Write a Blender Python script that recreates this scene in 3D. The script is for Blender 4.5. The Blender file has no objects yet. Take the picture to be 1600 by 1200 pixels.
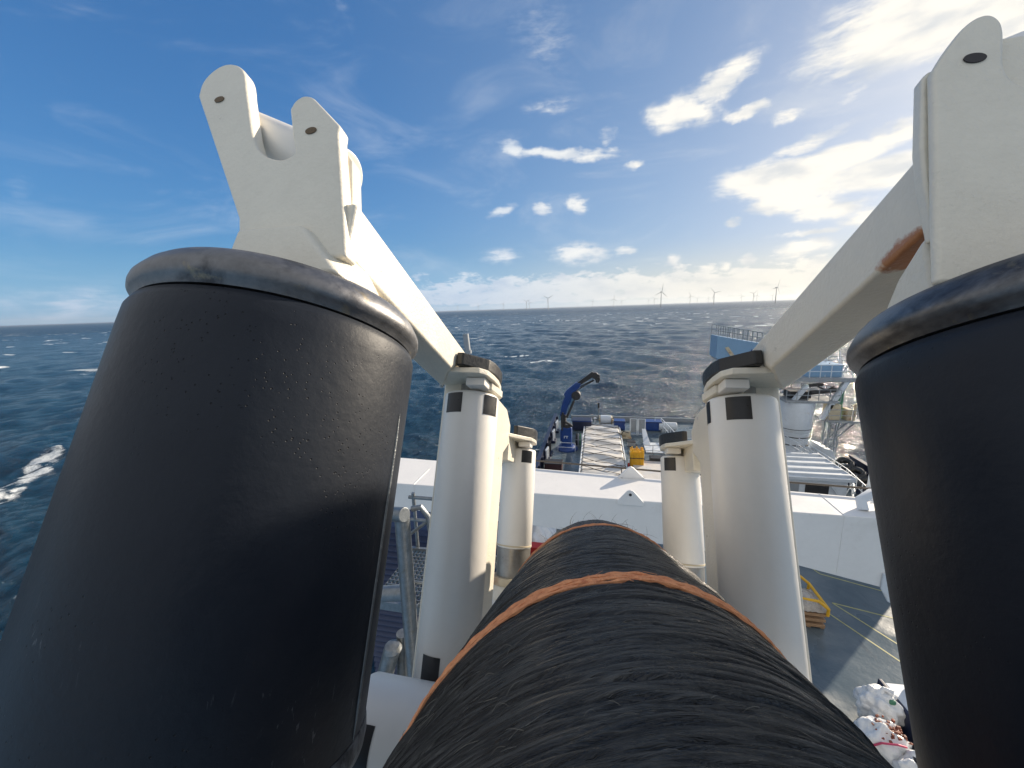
import bpy, bmesh, math, random
import numpy as np
from mathutils import Vector, Matrix
from math import sin, cos, tan, radians as rad, pi, sqrt, hypot, atan2
C = bpy.context.scene.collection
rng = np.random.default_rng(7); random.seed(7)
# ------------------------------------------------------------------ camera, world, sun
YAW, PITCH, ROLL = rad(12.7), rad(-11.1), rad(1.9)
fw = Vector((-sin(YAW)*cos(PITCH), cos(YAW)*cos(PITCH), sin(PITCH)))
r0 = Vector((cos(YAW), sin(YAW), 0)); u0 = r0.cross(fw)
rr = r0*cos(ROLL) - u0*sin(ROLL); uu = u0*cos(ROLL) + r0*sin(ROLL)
cam = bpy.data.cameras.new('camera'); camo = bpy.data.objects.new('camera', cam); C.objects.link(camo)
camo.matrix_world = Matrix(((rr.x, uu.x, -fw.x, 0), (rr.y, uu.y, -fw.y, 0), (rr.z, uu.z, -fw.z, 0), (0, 0, 0, 1)))
cam.sensor_fit = 'HORIZONTAL'; cam.sensor_width = 36; cam.lens = 36*600/1600
cam.clip_start = .005; cam.clip_end = 120000
S = bpy.context.scene; S.camera = camo
S.view_settings.view_transform = 'Standard'; S.view_settings.look = 'None'
S.view_settings.exposure = 0.8; S.view_settings.gamma = 1
SUN_AZ, SUN_EL = rad(45.3), rad(16.4)          # azimuth from the ship's axis (+Y) towards +X
sd = Vector((sin(SUN_AZ)*cos(SUN_EL), cos(SUN_AZ)*cos(SUN_EL), sin(SUN_EL)))
sl = bpy.data.lights.new('sun', 'SUN'); sl.energy = 4.6; sl.angle = rad(.53); sl.color = (1, .86, .68)
slo = bpy.data.objects.new('sun', sl); C.objects.link(slo); slo.rotation_euler = sd.to_track_quat('Z', 'Y').to_euler()
S.cycles.max_bounces = 6; S.cycles.sample_clamp_indirect = 4

class NT:
    """small helper to write node trees"""
    def __init__(s, tree): s.t = tree; s.n = tree.nodes; s.l = tree.links
    def new(s, typ, **kw):
        n = s.n.new(typ)
        for k, v in kw.items(): setattr(n, k, v)
        return n
    def put(s, sock, v):
        if hasattr(v, 'links') or isinstance(v, bpy.types.NodeSocket): s.l.new(v, sock)
        elif v is not None: sock.default_value = v
    def m(s, op, a=None, b=None, c=None, clamp=False):
        n = s.new('ShaderNodeMath', operation=op, use_clamp=clamp)
        for i, v in enumerate((a, b, c)):
            if v is not None: s.put(n.inputs[i], v)
        return n.outputs[0]
    def vm(s, op, a=None, b=None):
        n = s.new('ShaderNodeVectorMath', operation=op)
        if a is not None: s.put(n.inputs[0], a)
        if b is not None: s.put(n.inputs[1], b)
        return n.outputs['Value'] if op in ('LENGTH', 'DOT_PRODUCT', 'DISTANCE') else n.outputs[0]
    def noise(s, vec, scale, detail=4, rough=.5, dist=0, dim='3D'):
        n = s.new('ShaderNodeTexNoise', noise_dimensions=dim)
        if vec is not None: s.put(n.inputs['Vector'], vec)
        s.put(n.inputs['Scale'], scale); n.inputs['Detail'].default_value = detail
        n.inputs['Roughness'].default_value = rough; n.inputs['Distortion'].default_value = dist
        return n.outputs['Fac']
    def rng(s, v, a, b, c=0., d=1., smooth=False):
        n = s.new('ShaderNodeMapRange'); n.interpolation_type = 'SMOOTHSTEP' if smooth else 'LINEAR'
        for i, x in enumerate((v, a, b, c, d)): s.put(n.inputs[i], x)
        return n.outputs[0]
    def mix(s, f, a, b):
        n = s.new('ShaderNodeMix', data_type='RGBA'); s.put(n.inputs[0], f)
        s.put(n.inputs[6], a if not isinstance(a, tuple) else (*a[:3], 1)); s.put(n.inputs[7], b if not isinstance(b, tuple) else (*b[:3], 1))
        return n.outputs[2]
    def comb(s, x, y, z):
        n = s.new('ShaderNodeCombineXYZ')
        for i, v in enumerate((x, y, z)): s.put(n.inputs[i], v)
        return n.outputs[0]

W = bpy.data.worlds.new('World'); S.world = W; W.use_nodes = True
t = NT(W.node_tree); bgn = t.n['Background']
sky = t.new('ShaderNodeTexSky'); sky.sky_type = 'NISHITA'; sky.sun_disc = False
sky.sun_elevation = SUN_EL; sky.sun_rotation = SUN_AZ; sky.altitude = 30; sky.air_density = 1.15; sky.dust_density = .6; sky.ozone_density = 3.2
hs = t.new('ShaderNodeHueSaturation'); hs.inputs['Saturation'].default_value = 1.0; t.l.new(sky.outputs[0], hs.inputs['Color'])
gen = t.new('ShaderNodeTexCoord').outputs['Generated']
sp = t.new('ShaderNodeSeparateXYZ'); t.l.new(gen, sp.inputs[0])
X, Y, Z = sp.outputs
az = t.m('MULTIPLY', t.m('ARCTAN2', X, Y), 57.2958); el = t.m('MULTIPLY', t.m('ARCSINE', Z), 57.2958)
ae = t.comb(az, el, 0.)
# warp so that outlines are ragged
wn = t.new('ShaderNodeTexNoise'); t.l.new(ae, wn.inputs['Vector']); wn.inputs['Scale'].default_value = .18; wn.inputs['Detail'].default_value = 5; wn.inputs['Roughness'].default_value = .62
wv = t.vm('SUBTRACT', wn.outputs['Color'], (.5, .5, .5)); wv = t.vm('MULTIPLY', wv, (5.2, 2.6, 0)); aew = t.vm('ADD', ae, wv)
BL = [(9.57,22.06,3.93,1.51,0,1),(14.31,24.05,4.3,1.33,20,0.9),(17.16,20.75,3.43,0.65,-5,0.8),(21.07,19.28,1.52,0.70,0,0.6),(-11.64,20.40,2.25,0.76,-10,0.8),(-4.32,19.46,7.09,0.62,-7,0.8),(4.42,17.43,1.59,0.42,0,0.6),(-6.81,24.60,3.52,0.99,0,0.35),(21.5,13.2,6.9,1.9,-2,1.25),(22.5,11.0,4.6,1.3,0,1.1),(25.85,9.59,3.66,1.03,0,0.8),(22.69,16.21,5.16,0.67,12,0.6),(30.15,15.48,1.91,0.99,10,0.9),(29.11,24.5,7.25,3.6,10,0.85),(36,24,7,4.5,0,1),(40,18,7,7,0,.8),(-13.23,13.39,2.14,0.63,15,0.6),(-7.61,13.34,1.94,0.70,0,0.8),(-3.04,13.46,1.55,1.15,-30,0.8),(16.03,9.45,1.24,0.51,0,0.7),(23.94,7.38,3.10,0.34,4,0.8),(23.40,5.59,2.78,0.98,8,0.9),(18.40,4.85,0.94,0.68,0,0.9),(16.02,4.43,0.71,0.46,0,0.8),(-13.47,7.20,2.74,1.03,0,0.6),(-2.60,7.17,4.19,1.5,0,0.8),(3.45,7.22,1.34,0.66,0,0.7),(9.61,5.72,1.02,0.64,0,0.8),(-7.10,30.66,5.67,3.95,-20,0.22),(-31.62,31.89,1.17,1.61,10,0.18),(1.11,20.67,1.14,0.79,50,0.35),(-61.34,1.66,6.33,1.9,0,0.4),(-62.36,11.97,1.12,1.04,20,0.2),(-48.68,12.98,2.99,0.58,0,0.15),(26.32,19.63,1.52,0.64,0,0.4),(25.06,21.81,3.05,0.93,25,0.35),(28.61,8.18,2.93,1.01,0,0.8)]
fine = t.noise(t.vm('MULTIPLY', ae, (.5, 1.1, 1)), 1.0, 6, .56, .5)
streak = t.noise(t.vm('MULTIPLY', ae, (.16, .95, 1)), 1.3, 6, .6, .3)
best = None
for (a, e, sa, se, ro, dn) in BL:
    mp = t.new('ShaderNodeMapping'); mp.vector_type = 'TEXTURE'; t.l.new(aew, mp.inputs[0])
    mp.inputs['Location'].default_value = (a, e, 0); mp.inputs['Rotation'].default_value = (0, 0, rad(ro)); mp.inputs['Scale'].default_value = (sa*1.6, se*1.75, 1)
    L = t.vm('LENGTH', mp.outputs[0]); v = t.m('MULTIPLY', t.rng(L, 0, 1, 1, 0, True), dn*1.2)
    best = v if best is None else t.m('MAXIMUM', best, v)
tex = t.m('ADD', t.m('MULTIPLY', fine, .85), t.m('MULTIPLY', streak, 1.15))           # mean about 1
dens = t.m('ADD', best, t.m('MULTIPLY', t.m('SUBTRACT', tex, 1.0), t.rng(best, 0, .5, 0, 1.15)))
dens = t.rng(dens, .06, .95, 0, .97, True)
# smooth lens-shaped bank right of centre
soft = None
for (a, e, sa, se, ro, dn) in [(21.0,13.5,8.2,1.9,-3,1.0),(25.5,14.2,5.5,1.6,4,1.0),(30,12.3,6.0,1.9,0,.95),(31,24,8,4.2,10,.8),(38,22,8,6,0,.9)]:
    mp = t.new('ShaderNodeMapping'); mp.vector_type = 'TEXTURE'; t.l.new(t.vm('ADD', ae, t.vm('MULTIPLY', wv, (.55, .30, 0))), mp.inputs[0])
    mp.inputs['Location'].default_value = (a, e, 0); mp.inputs['Rotation'].default_value = (0, 0, rad(ro)); mp.inputs['Scale'].default_value = (sa, se, 1)
    v = t.m('MULTIPLY', t.rng(t.vm('LENGTH', mp.outputs[0]), .35, 1.15, 1, 0, True), dn); soft = v if soft is None else t.m('MAXIMUM', soft, v)
soft = t.rng(t.m('ADD', soft, t.m('MULTIPLY', t.m('SUBTRACT', streak, .5), .55)), .12, .75, 0, .93, True)
dens = t.m('MAXIMUM', dens, t.m('MULTIPLY', soft, t.rng(best, -1, -.5, 0, 1)))
# low bank of small cumulus along the horizon
band = t.m('MULTIPLY', t.rng(el, .2, 1.2, 0, 1, True), t.rng(el, 2.4, 6.5, 1, 0, True))
band = t.m('MULTIPLY', band, t.m('MULTIPLY', t.rng(az, -33, -20, .1, 1, True), t.rng(az, 28, 45, 1, .6)))
puff = t.noise(t.vm('MULTIPLY', ae, (.34, .85, 1)), 1.0, 6, .58, .3)
bd = t.rng(t.m('ADD', puff, t.m('MULTIPLY', band, .36)), .62, .80, 0, .9, True)
bd = t.m('MULTIPLY', bd, t.rng(band, 0, .25, 0, 1))
thin = t.m('MULTIPLY', t.rng(el, 6, 45, 1, .4), t.rng(t.noise(t.vm('MULTIPLY', ae, (.05, .14, 1)), 1.1, 6, .6, .8), .46, .85, 0, .42, True))
# broad cloud sheet added in the unseen sky behind the viewer to fill shade
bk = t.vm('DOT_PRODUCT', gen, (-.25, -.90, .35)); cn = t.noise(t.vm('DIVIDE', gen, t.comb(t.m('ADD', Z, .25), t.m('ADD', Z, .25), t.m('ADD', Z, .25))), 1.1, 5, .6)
back_fill = t.m('MULTIPLY', t.rng(t.m('ADD', bk, t.m('MULTIPLY', t.m('SUBTRACT', cn, .5), .6)), -.02, .22, 0, .97, True), t.rng(Z, -.02, .02, 0, 1))
alld = t.m('MAXIMUM', t.m('MAXIMUM', dens, bd), thin)
sdot = t.vm('DOT_PRODUCT', gen, tuple(sd))
near = t.rng(sdot, .35, .98, 0, 1, True)
lit = t.rng(t.noise(t.vm('ADD', t.vm('MULTIPLY', ae, (.16, .42, 1)), (-.2, -.5, 0)), 1.0, 4, .5), .30, .58, .15, 1, True)
cc = t.mix(near, (4.4, 4.8, 5.3), (6.3, 6.0, 5.4)); cs = t.mix(near, (2.7, 3.4, 4.5), (3.9, 4.1, 4.3))
ccol = t.mix(lit, cs, cc)
lowc = t.mix(near, (2.8, 3.5, 4.5), (5.2, 4.9, 4.2)); ccol = t.mix(t.rng(el, 1, 6, .75, 0), ccol, lowc)
glow = t.m('MULTIPLY', t.m('POWER', t.m('MAXIMUM', sdot, 0), 14), .38)               # thin bright veil round the sun
away = t.rng(sdot, .1, .95, 1, 0, True)
tint = t.mix(away, (.90, 1.0, 1.16), (.47, .90, 1.36))
cmpr = t.vm('DIVIDE', hs.outputs[0], t.vm('ADD', t.vm('MULTIPLY', hs.outputs[0], (.17, .16, .135)), (1, 1, 1)))   # soft shoulder round the sun
base_sky = t.vm('MULTIPLY', cmpr, tint)
skyc = t.mix(glow, base_sky, (6.2, 5.9, 5.2))
veil = t.m('MULTIPLY', t.rng(el, 0, 9, .85, 0, True), t.rng(sdot, -.1, .95, .75, 1))
skyc = t.mix(veil, skyc, t.mix(near, (1.7, 3.1, 4.8), (4.8, 4.6, 3.9)))
out = t.mix(back_fill, t.mix(alld, skyc, ccol), (3.3, 3.45, 3.65))
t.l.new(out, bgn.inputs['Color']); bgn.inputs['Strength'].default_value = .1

# ------------------------------------------------------------------ materials
def mat(name, col, rough=.5, metal=0, var=.12, vscale=6, bump=0, bscale=60, spots=None, spec=.5, rvar=.1, coords='Object', coat=0):
    m = bpy.data.materials.new(name); m.use_nodes = True; t = NT(m.node_tree); p = t.n['Principled BSDF']
    co = t.new('ShaderNodeTexCoord').outputs[coords]
    n1 = t.noise(co, vscale, 6, .6); n2 = t.noise(co, vscale*7, 4, .6)
    f = t.m('ADD', t.m('MULTIPLY', n1, .65), t.m('MULTIPLY', n2, .35))
    f = t.rng(f, .3, .7, 0, 1)
    c = t.mix(f, tuple(max(0, x*(1-var)) for x in col), tuple(min(1, x*(1+var)) for x in col))
    for s in (spots or []):           # (scale, threshold, softness, colour, strength)
        sn = t.noise(co, s[0], 6, .65, .4); k = t.rng(sn, s[1], s[1]+s[2], 0, s[4]); c = t.mix(k, c, s[3])
    t.put(p.inputs['Base Color'], c)
    t.put(p.inputs['Roughness'], t.rng(f, 0, 1, max(.02, rough-rvar), rough+rvar))
    p.inputs['Metallic'].default_value = metal; p.inputs['Specular IOR Level'].default_value = spec; p.inputs['Coat Weight'].default_value = coat
    if bump:
        b = t.new('ShaderNodeBump'); b.inputs['Strength'].default_value = 1; b.inputs['Distance'].default_value = bump
        t.l.new(t.noise(co, bscale, 5, .6), b.inputs['Height']); t.l.new(b.outputs[0], p.inputs['Normal'])
    return m
RUST = (.30, .10, .025)
M = {}
M['cream'] = mat('cream_gloss_paint', (.76, .71, .60), .34, var=.07, vscale=7, bump=.0012, bscale=140, spots=[(26, .70, .04, (.25, .16, .08), .8), (5, .6, .2, (.55, .50, .40), .4)])
M['white'] = mat('white_gloss_paint', (.80, .775, .73), .38, var=.03, vscale=5, bump=.0003, bscale=60, spots=[(30, .735, .03, (.28, .15, .07), .7), (4, .58, .25, (.60, .58, .53), .35)])
M['white2'] = mat('white_structure_paint', (.80, .785, .765), .42, var=.04, vscale=1.5, bump=.002, bscale=6, spots=[(1.1, .58, .2, (.60, .58, .54), .45), (5, .68, .05, (.45, .36, .26), .5)])
M['shipwhite'] = mat('ship_white_paint', (.62, .66, .70), .5, var=.1, vscale=1.2, spots=[(.8, .6, .15, (.42, .36, .28), .6)])
M['tape'] = mat('black_patch', (.016, .016, .018), .35, var=.3, vscale=30)
M['rubber'] = mat('black_rubber_cap', (.018, .018, .018), .38, var=.35, vscale=40, bump=.0008, bscale=120)
M['blue'] = mat('blue_paint', (.008, .045, .20), .35, var=.2, vscale=2)
M['navy'] = mat('navy_paint', (.008, .014, .045), .45, var=.3, vscale=1.5)
M['darkmetal'] = mat('dark_machinery', (.025, .024, .026), .5, var=.5, vscale=3)
M['galv'] = mat('galvanised_steel', (.23, .245, .255), .42, metal=.75, var=.28, vscale=22, bump=.0012, bscale=150, spots=[(14, .56, .12, (.20, .19, .17), .6)])
M['rust'] = mat('rust_stain', RUST, .85, var=.4, vscale=60)
M['yellow'] = mat('yellow_paint', (.72, .40, .02), .5, var=.15, vscale=4)
M['lightblue'] = mat('light_blue_paint', (.20, .34, .50), .5, var=.12, vscale=.7)
M['grey'] = mat('grey_paint', (.28, .30, .32), .5, var=.15, vscale=2)
M['rope'] = mat('lashing_rope', (.10, .085, .07), .8, var=.3, vscale=20)
M['tarp'] = mat('white_tarpaulin', (.66, .63, .58), .55, var=.06, vscale=.6, bump=.05, bscale=.9, spots=[(.5, .46, .25, (.42, .50, .62), .6), (1.4, .6, .1, (.42, .36, .28), .4)])  # bluish spots paint the fold shading into the colour
M['red'] = mat('red_paint', (.45, .03, .02), .5)
M['green'] = mat('green_paint', (.06, .20, .12), .5)
M['wood'] = mat('pallet_wood', (.36, .22, .12), .7, var=.3, vscale=9)
M['plastic'] = mat('white_plastic_bag', (.75, .76, .76), .22, var=.06, vscale=3, bump=.06, bscale=5)
M['turbine'] = mat('turbine_paint', (.34, .35, .37), .6, var=.02, vscale=.05)
M['ochre'] = mat('weathered_ochre_paint', (.55, .47, .33), .6, var=.15, vscale=2, spots=[(2.5, .56, .1, RUST, .8)])
M['sleeve'] = mat('worn_steel_sleeve', (.30, .29, .27), .35, metal=.6, var=.25, vscale=12, spots=[(16, .58, .08, (.30, .20, .10), .6)])
M['hole'] = mat('dark_pin_hole', (.03, .025, .025), .6)
M['rusthole'] = mat('rusty_pin_hole', (.12, .075, .035), .6, var=.6, vscale=300)

def drum_mat():
    m = bpy.data.materials.new('black_drum_coating'); m.use_nodes = True; t = NT(m.node_tree); p = t.n['Principled BSDF']
    co = t.new('ShaderNodeTexCoord').outputs['Object']
    n = t.noise(co, 5, 6, .6); c = t.mix(t.rng(n, .3, .7), (.010, .0135, .022), (.020, .0245, .033))
    v = t.new('ShaderNodeTexVoronoi'); v.inputs['Scale'].default_value = 150; t.l.new(co, v.inputs['Vector'])
    pit = t.m('MULTIPLY', t.rng(v.outputs['Distance'], .10, .17, 1, 0), t.rng(t.noise(co, 6, 3, .5), .52, .60, 0, 1))
    c = t.mix(t.m('MULTIPLY', pit, .8), c, (.006, .006, .006))
    scr = t.noise(t.vm('MULTIPLY', co, (60, 60, 14)), 1.6, 4, .7, 1.5)
    sm = t.m('MULTIPLY', t.rng(scr, .60, .68, 0, 1), t.rng(t.noise(co, 7.5, 3, .5), .56, .63, 0, .6))
    spz = t.new('ShaderNodeSeparateXYZ'); t.l.new(co, spz.inputs[0])
    sm = t.m('MULTIPLY', sm, t.rng(spz.outputs[2], .0, -.18, 0, 1))
    c = t.mix(sm, c, (.22, .23, .25))
    t.put(p.inputs['Base Color'], c); t.put(p.inputs['Roughness'], t.rng(n, .3, .7, .40, .54)); p.inputs['Specular IOR Level'].default_value = .26
    b = t.new('ShaderNodeBump'); b.inputs['Distance'].default_value = .0013; b.inputs['Strength'].default_value = .9
    t.put(b.inputs['Height'], t.m('ADD', t.m('MULTIPLY', t.noise(co, 90, 5, .6), .35), t.m('SUBTRACT', t.m('MULTIPLY', n, 1.5), t.m('MULTIPLY', pit, .5))))
    t.l.new(b.outputs[0], p.inputs['Normal']); return m
M['drum'] = drum_mat()
M['scuffed'] = mat('scuffed_black_coating', (.035, .036, .04), .42, var=.5, vscale=20, bump=.001, bscale=90, spots=[(30, .52, .12, (.20, .205, .21), .8)])
M['rim'] = mat('worn_steel_rim', (.19, .19, .195), .44, metal=.85, var=.35, vscale=16, bump=.0003, bscale=120, spots=[(9, .50, .14, (.035, .035, .04), .85), (22, .60, .06, (.34, .28, .18), .5)])

def beam_rust_mat():
    """cream paint with the rust bleeding out round the bracket's foot and faint runs"""
    m = mat('cream_paint_with_rust', (.77, .72, .62), .34, var=.05, vscale=9, bump=.0009, bscale=140, spots=[(26, .72, .04, (.25, .16, .08), .8)])
    t = NT(m.node_tree); p = t.n['Principled BSDF']; src = p.inputs['Base Color'].links[0].from_socket
    co = t.new('ShaderNodeTexCoord').outputs['Object']; n = t.noise(co, 30, 6, .65)
    d = t.vm('LENGTH', t.vm('MULTIPLY', t.vm('SUBTRACT', co, (0.368, .490, .297)), (22, 15, 30)))
    k = t.rng(t.m('SUBTRACT', t.m('ADD', 1.02, t.m('MULTIPLY', t.m('SUBTRACT', n, .5), 1.2)), d), .22, .42, 0, .95)
    t.put(p.inputs['Base Color'], t.mix(k, src, (.42, .155, .05))); return m
M['creamrust'] = beam_rust_mat()

# ------------------------------------------------------------------ mesh helpers
class MB:
    def __init__(s): s.v = []; s.f = []; s.sm = []
    def add(s, vs, fs, smooth=False):
        o = len(s.v); s.v += [tuple(v) for v in vs]; s.f += [tuple(i+o for i in f) for f in fs]; s.sm += [smooth]*len(fs); return s
    def box(s, x0, x1, y0, y1, z0, z1):
        return s.add([(x, y, z) for z in (z0, z1) for x, y in ((x0, y0), (x1, y0), (x1, y1), (x0, y1))],
                     [(3, 2, 1, 0), (4, 5, 6, 7), (0, 1, 5, 4), (1, 2, 6, 5), (2, 3, 7, 6), (3, 0, 4, 7)])
    def hexa(s, p):  # 8 points, bottom loop 4 then top loop 4
        return s.add(p, [(3, 2, 1, 0), (4, 5, 6, 7), (0, 1, 5, 4), (1, 2, 6, 5), (2, 3, 7, 6), (3, 0, 4, 7)])
    def cyl(s, a, b, ra, rb=None, n=16, caps=True):
        rb = ra if rb is None else rb; a = Vector(a); b = Vector(b); d = (b-a).normalized()
        x = d.orthogonal().normalized(); y = d.cross(x)
        vs = [a+(x*cos(2*pi*i/n)+y*sin(2*pi*i/n))*ra for i in range(n)]+[b+(x*cos(2*pi*i/n)+y*sin(2*pi*i/n))*rb for i in range(n)]
        s.add(vs, [(i, (i+1) % n, n+(i+1) % n, n+i) for i in range(n)], True)
        if caps: s.add(vs, [tuple(range(n))[::-1], tuple(range(n, 2*n))])
        return s
    def tube(s, pts, r, n=8):
        pts = [Vector(p) for p in pts]; vs = []; prev = None
        for i, p in enumerate(pts):
            d = (pts[min(i+1, len(pts)-1)]-pts[max(i-1, 0)]).normalized()
            if prev is None: x = d.orthogonal().normalized()
            else: x = (prev-d*prev.dot(d)).normalized()
            prev = x; y = d.cross(x); rr_ = r[i] if isinstance(r, (list, tuple)) else r
            vs += [p+(x*cos(2*pi*k/n)+y*sin(2*pi*k/n))*rr_ for k in range(n)]
        m = len(pts)
        s.add(vs, [(i*n+k, i*n+(k+1) % n, (i+1)*n+(k+1) % n, (i+1)*n+k) for i in range(m-1) for k in range(n)], True)
        s.add(vs, [tuple(range(n))[::-1], tuple(range((m-1)*n, m*n))]); return s
    def lathe(s, prof, n=96, c=(0, 0)):   # profile [(r,z)], closed at ends with faces
        vs = []; m = len(prof)
        for r, z in prof: vs += [(c[0]+r*cos(2*pi*i/n), c[1]+r*sin(2*pi*i/n), z) for i in range(n)]
        s.add(vs, [(j*n+i, j*n+(i+1) % n, (j+1)*n+(i+1) % n, (j+1)*n+i) for j in range(m-1) for i in range(n)], True)
        s.add(vs, [tuple(range(n))[::-1], tuple(range((m-1)*n, m*n))]); return s
    def prism(s, poly, a, b, ax='y'):   # polygon in the other two axes, extruded along ax from a to b
        def P(p, h): return {'y': (p[0], h, p[1]), 'z': (p[0], p[1], h), 'x': (h, p[0], p[1])}[ax]
        n = len(poly); vs = [P(p, a) for p in poly]+[P(p, b) for p in poly]
        s.add(vs, [(i, (i+1) % n, n+(i+1) % n, n+i) for i in range(n)]); s.add(vs, [tuple(range(n))[::-1], tuple(range(n, 2*n))]); return s
    def build(s, name, m, parent=None, bevel=0, seg=2, loc=None, rot=None, sharp=35):
        me = bpy.data.meshes.new(name); me.from_pydata(s.v, [], s.f); me.update()
        bm = bmesh.new(); bm.from_mesh(me); bmesh.ops.remove_doubles(bm, verts=bm.verts, dist=1e-5)
        bmesh.ops.recalc_face_normals(bm, faces=bm.faces); 
        for f in bm.faces: f.smooth = True
        bm.to_mesh(me); bm.free(); me.set_sharp_from_angle(angle=rad(sharp))
        me.materials.append(M[m] if isinstance(m, str) else m)
        o = bpy.data.objects.new(name, me); C.objects.link(o)
        if parent: o.parent = parent
        if loc is not None: o.location = loc
        if rot is not None: o.rotation_euler = rot
        if bevel:
            md = o.modifiers.new('bevel', 'BEVEL'); md.width = bevel; md.segments = seg; md.limit_method = 'ANGLE'; md.angle_limit = rad(30); md.harden_normals = True
        return o
def tag(o, label=None, cat=None, group=None, kind=None):
    if label: o['label'] = label
    if cat: o['category'] = cat
    if group: o['group'] = group
    if kind: o['kind'] = kind
    return o
def empty(name, label, cat, loc=(0, 0, 0), rot=(0, 0, 0), group=None):
    o = bpy.data.objects.new(name, None); C.objects.link(o); o.location = loc; o.rotation_euler = rot; o.empty_display_size = .1
    return tag(o, label, cat, group)
def copy_tree(o, parent=None):
    c = o.copy(); C.objects.link(c); c.parent = parent
    for ch in o.children: copy_tree(ch, c)
    return c
T = rad(26.5)                                # the laying frame is pitched nose-down by this much
FS = .8                                      # size of the laying frame relative to the cable
def fs_empty(*a, **k):
    e = empty(*a, **k); e.location = Vector(e.location)*FS; e.scale = (FS,)*3; return e
def F(x, u, w): return Vector((x, u*cos(T)+w*sin(T), -u*sin(T)+w*cos(T)))
FR = (-T, 0, 0)
def mirror(mb, s):
    if s > 0: mb.v = [(-x, y, z) for x, y, z in mb.v]
    return mb

# ------------------------------------------------------------------ sea
SEA = -21.0; DK = -15.0
def sea():
    nr, na = 900, 1250
    r = 12*np.power(60000/12, np.linspace(0, 1, nr)**1.0); a = np.radians(np.linspace(-100, 62, na))
    R_, A = np.meshgrid(r, a, indexing='ij'); x = R_*np.sin(A); y = R_*np.cos(A); z = np.zeros_like(x)
    cell = np.maximum(R_*(162/na*pi/180), R_*log_step(nr)); g = np.random.default_rng(3); dx = np.zeros_like(x); dy = np.zeros_like(x)
    steep = np.zeros_like(x)
    wind = rad(205)
    for i in range(90):
        lam = 1.3*(60/1.3)**(g.random()**1.15); k = 2*pi/lam; th = wind+g.normal()*(.45 if lam > 15 else .75)
        amp = .0095*lam**.62*(.5+g.random())
        w = np.clip(1.4-cell*2.4/lam, 0, 1); ph = g.random()*2*pi
        arg = k*(x*sin(th)+y*cos(th))+ph
        z += w*amp*np.cos(arg); q = .75; dx -= w*q*amp*sin(th)*np.sin(arg); dy -= w*q*amp*cos(th)*np.sin(arg)
        steep += w*amp*k*np.cos(arg)
    def vn(X, Y, seed):   # value noise
        gg = np.random.default_rng(seed); tb = gg.random((256, 256)); xi = np.floor(X).astype(int); yi = np.floor(Y).astype(int); fx = X-xi; fy = Y-yi
        fx = fx*fx*(3-2*fx); fy = fy*fy*(3-2*fy); G = lambda i, j: tb[(xi+i) % 256, (yi+j) % 256]
        return (G(0, 0)*(1-fx)+G(1, 0)*fx)*(1-fy)+(G(0, 1)*(1-fx)+G(1, 1)*fx)*fy
    patch = .6*vn(x/17, y/17, 1)+.4*vn(x/5, y/5, 2)
    foam = np.clip((steep-.33)*3.5, 0, 1)*np.clip((patch-.50)*5, 0, 1)
    # far white horses, where single waves are no longer resolved
    far = vn(x/9+40, y/5, 5)*.5+vn(x/30, y/14, 6)*.5
    foam = np.maximum(foam, np.clip((far-.75)*10, 0, 1)*.9*np.clip((R_-140)/200, 0, 1)*np.clip(1.6-R_/2500, 0, 1))
    # churned water of the wake to port
    ux, uy = -.76, .65; s_ = (x+78)*ux+(y-33)*uy; c_ = (x+78)*uy-(y-33)*ux
    wk = np.exp(-(c_/2.1)**2)*np.clip((s_+22)/10, 0, 1)*np.clip((26-s_)/14, 0, 1)
    foam = np.maximum(foam, np.clip(wk*1.35*(.15+1.0*vn(x/1.3, y/1.3, 8))-.2, 0, 1)); z += wk*(vn(x/2, y/2, 9)-.3)*.8
    # side of the hull, starboard: thin foam
    for (fx_, fy_, sx, sy) in ((-22, 150, 7, 2.5), (-34, 170, 9, 2.0)):
        foam = np.maximum(foam, np.exp(-((x-fx_)/sx)**2-((y-fy_)/sy)**2)*1.3*vn(x/1.4, y/1.4, 11))
    V = np.stack([x+dx, y+dy, z+SEA], -1).reshape(-1, 3)
    idx = np.arange(nr*na).reshape(nr, na); q = np.stack([idx[:-1, :-1], idx[:-1, 1:], idx[1:, 1:], idx[1:, :-1]], -1).reshape(-1, 4)
    me = bpy.data.meshes.new('sea'); me.vertices.add(len(V)); me.vertices.foreach_set('co', V.ravel())
    me.loops.add(q.size); me.loops.foreach_set('vertex_index', q.ravel()[::1]); me.polygons.add(len(q)); me.polygons.foreach_set('loop_start', np.arange(0, q.size, 4)); me.update(calc_edges=True)
    me.flip_normals() if me.polygons[0].normal.z < 0 else None
    me.polygons.foreach_set('use_smooth', np.ones(len(q), bool))
    at = me.attributes.new('foam', 'FLOAT', 'POINT'); at.data.foreach_set('value', foam.ravel().astype(np.float32))
    m = bpy.data.materials.new('sea_water'); m.use_nodes = True; t = NT(m.node_tree); p = t.n['Principled BSDF']
    co = t.new('ShaderNodeTexCoord').outputs['Object']; fa = t.new('ShaderNodeAttribute', attribute_name='foam').outputs['Fac']
    geo = t.new('ShaderNodeNewGeometry').outputs['Position']; dist = t.vm('LENGTH', t.vm('MULTIPLY', geo, (1, 1, 0)))
    fr = t.noise(co, 1.6, 6, .7); fo = t.rng(t.m('ADD', fa, t.m('MULTIPLY', t.m('SUBTRACT', fr, .5), .9)), .32, .62, 0, 1); fo = t.m('MULTIPLY', fo, t.rng(fa, .02, .2, 0, 1))
    big = t.noise(co, .02, 4, .5); base = t.mix(big, (.003, .026, .056), (.005, .038, .072))
    t.put(p.inputs['Base Color'], t.mix(fo, base, (.72, .76, .78)))
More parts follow.
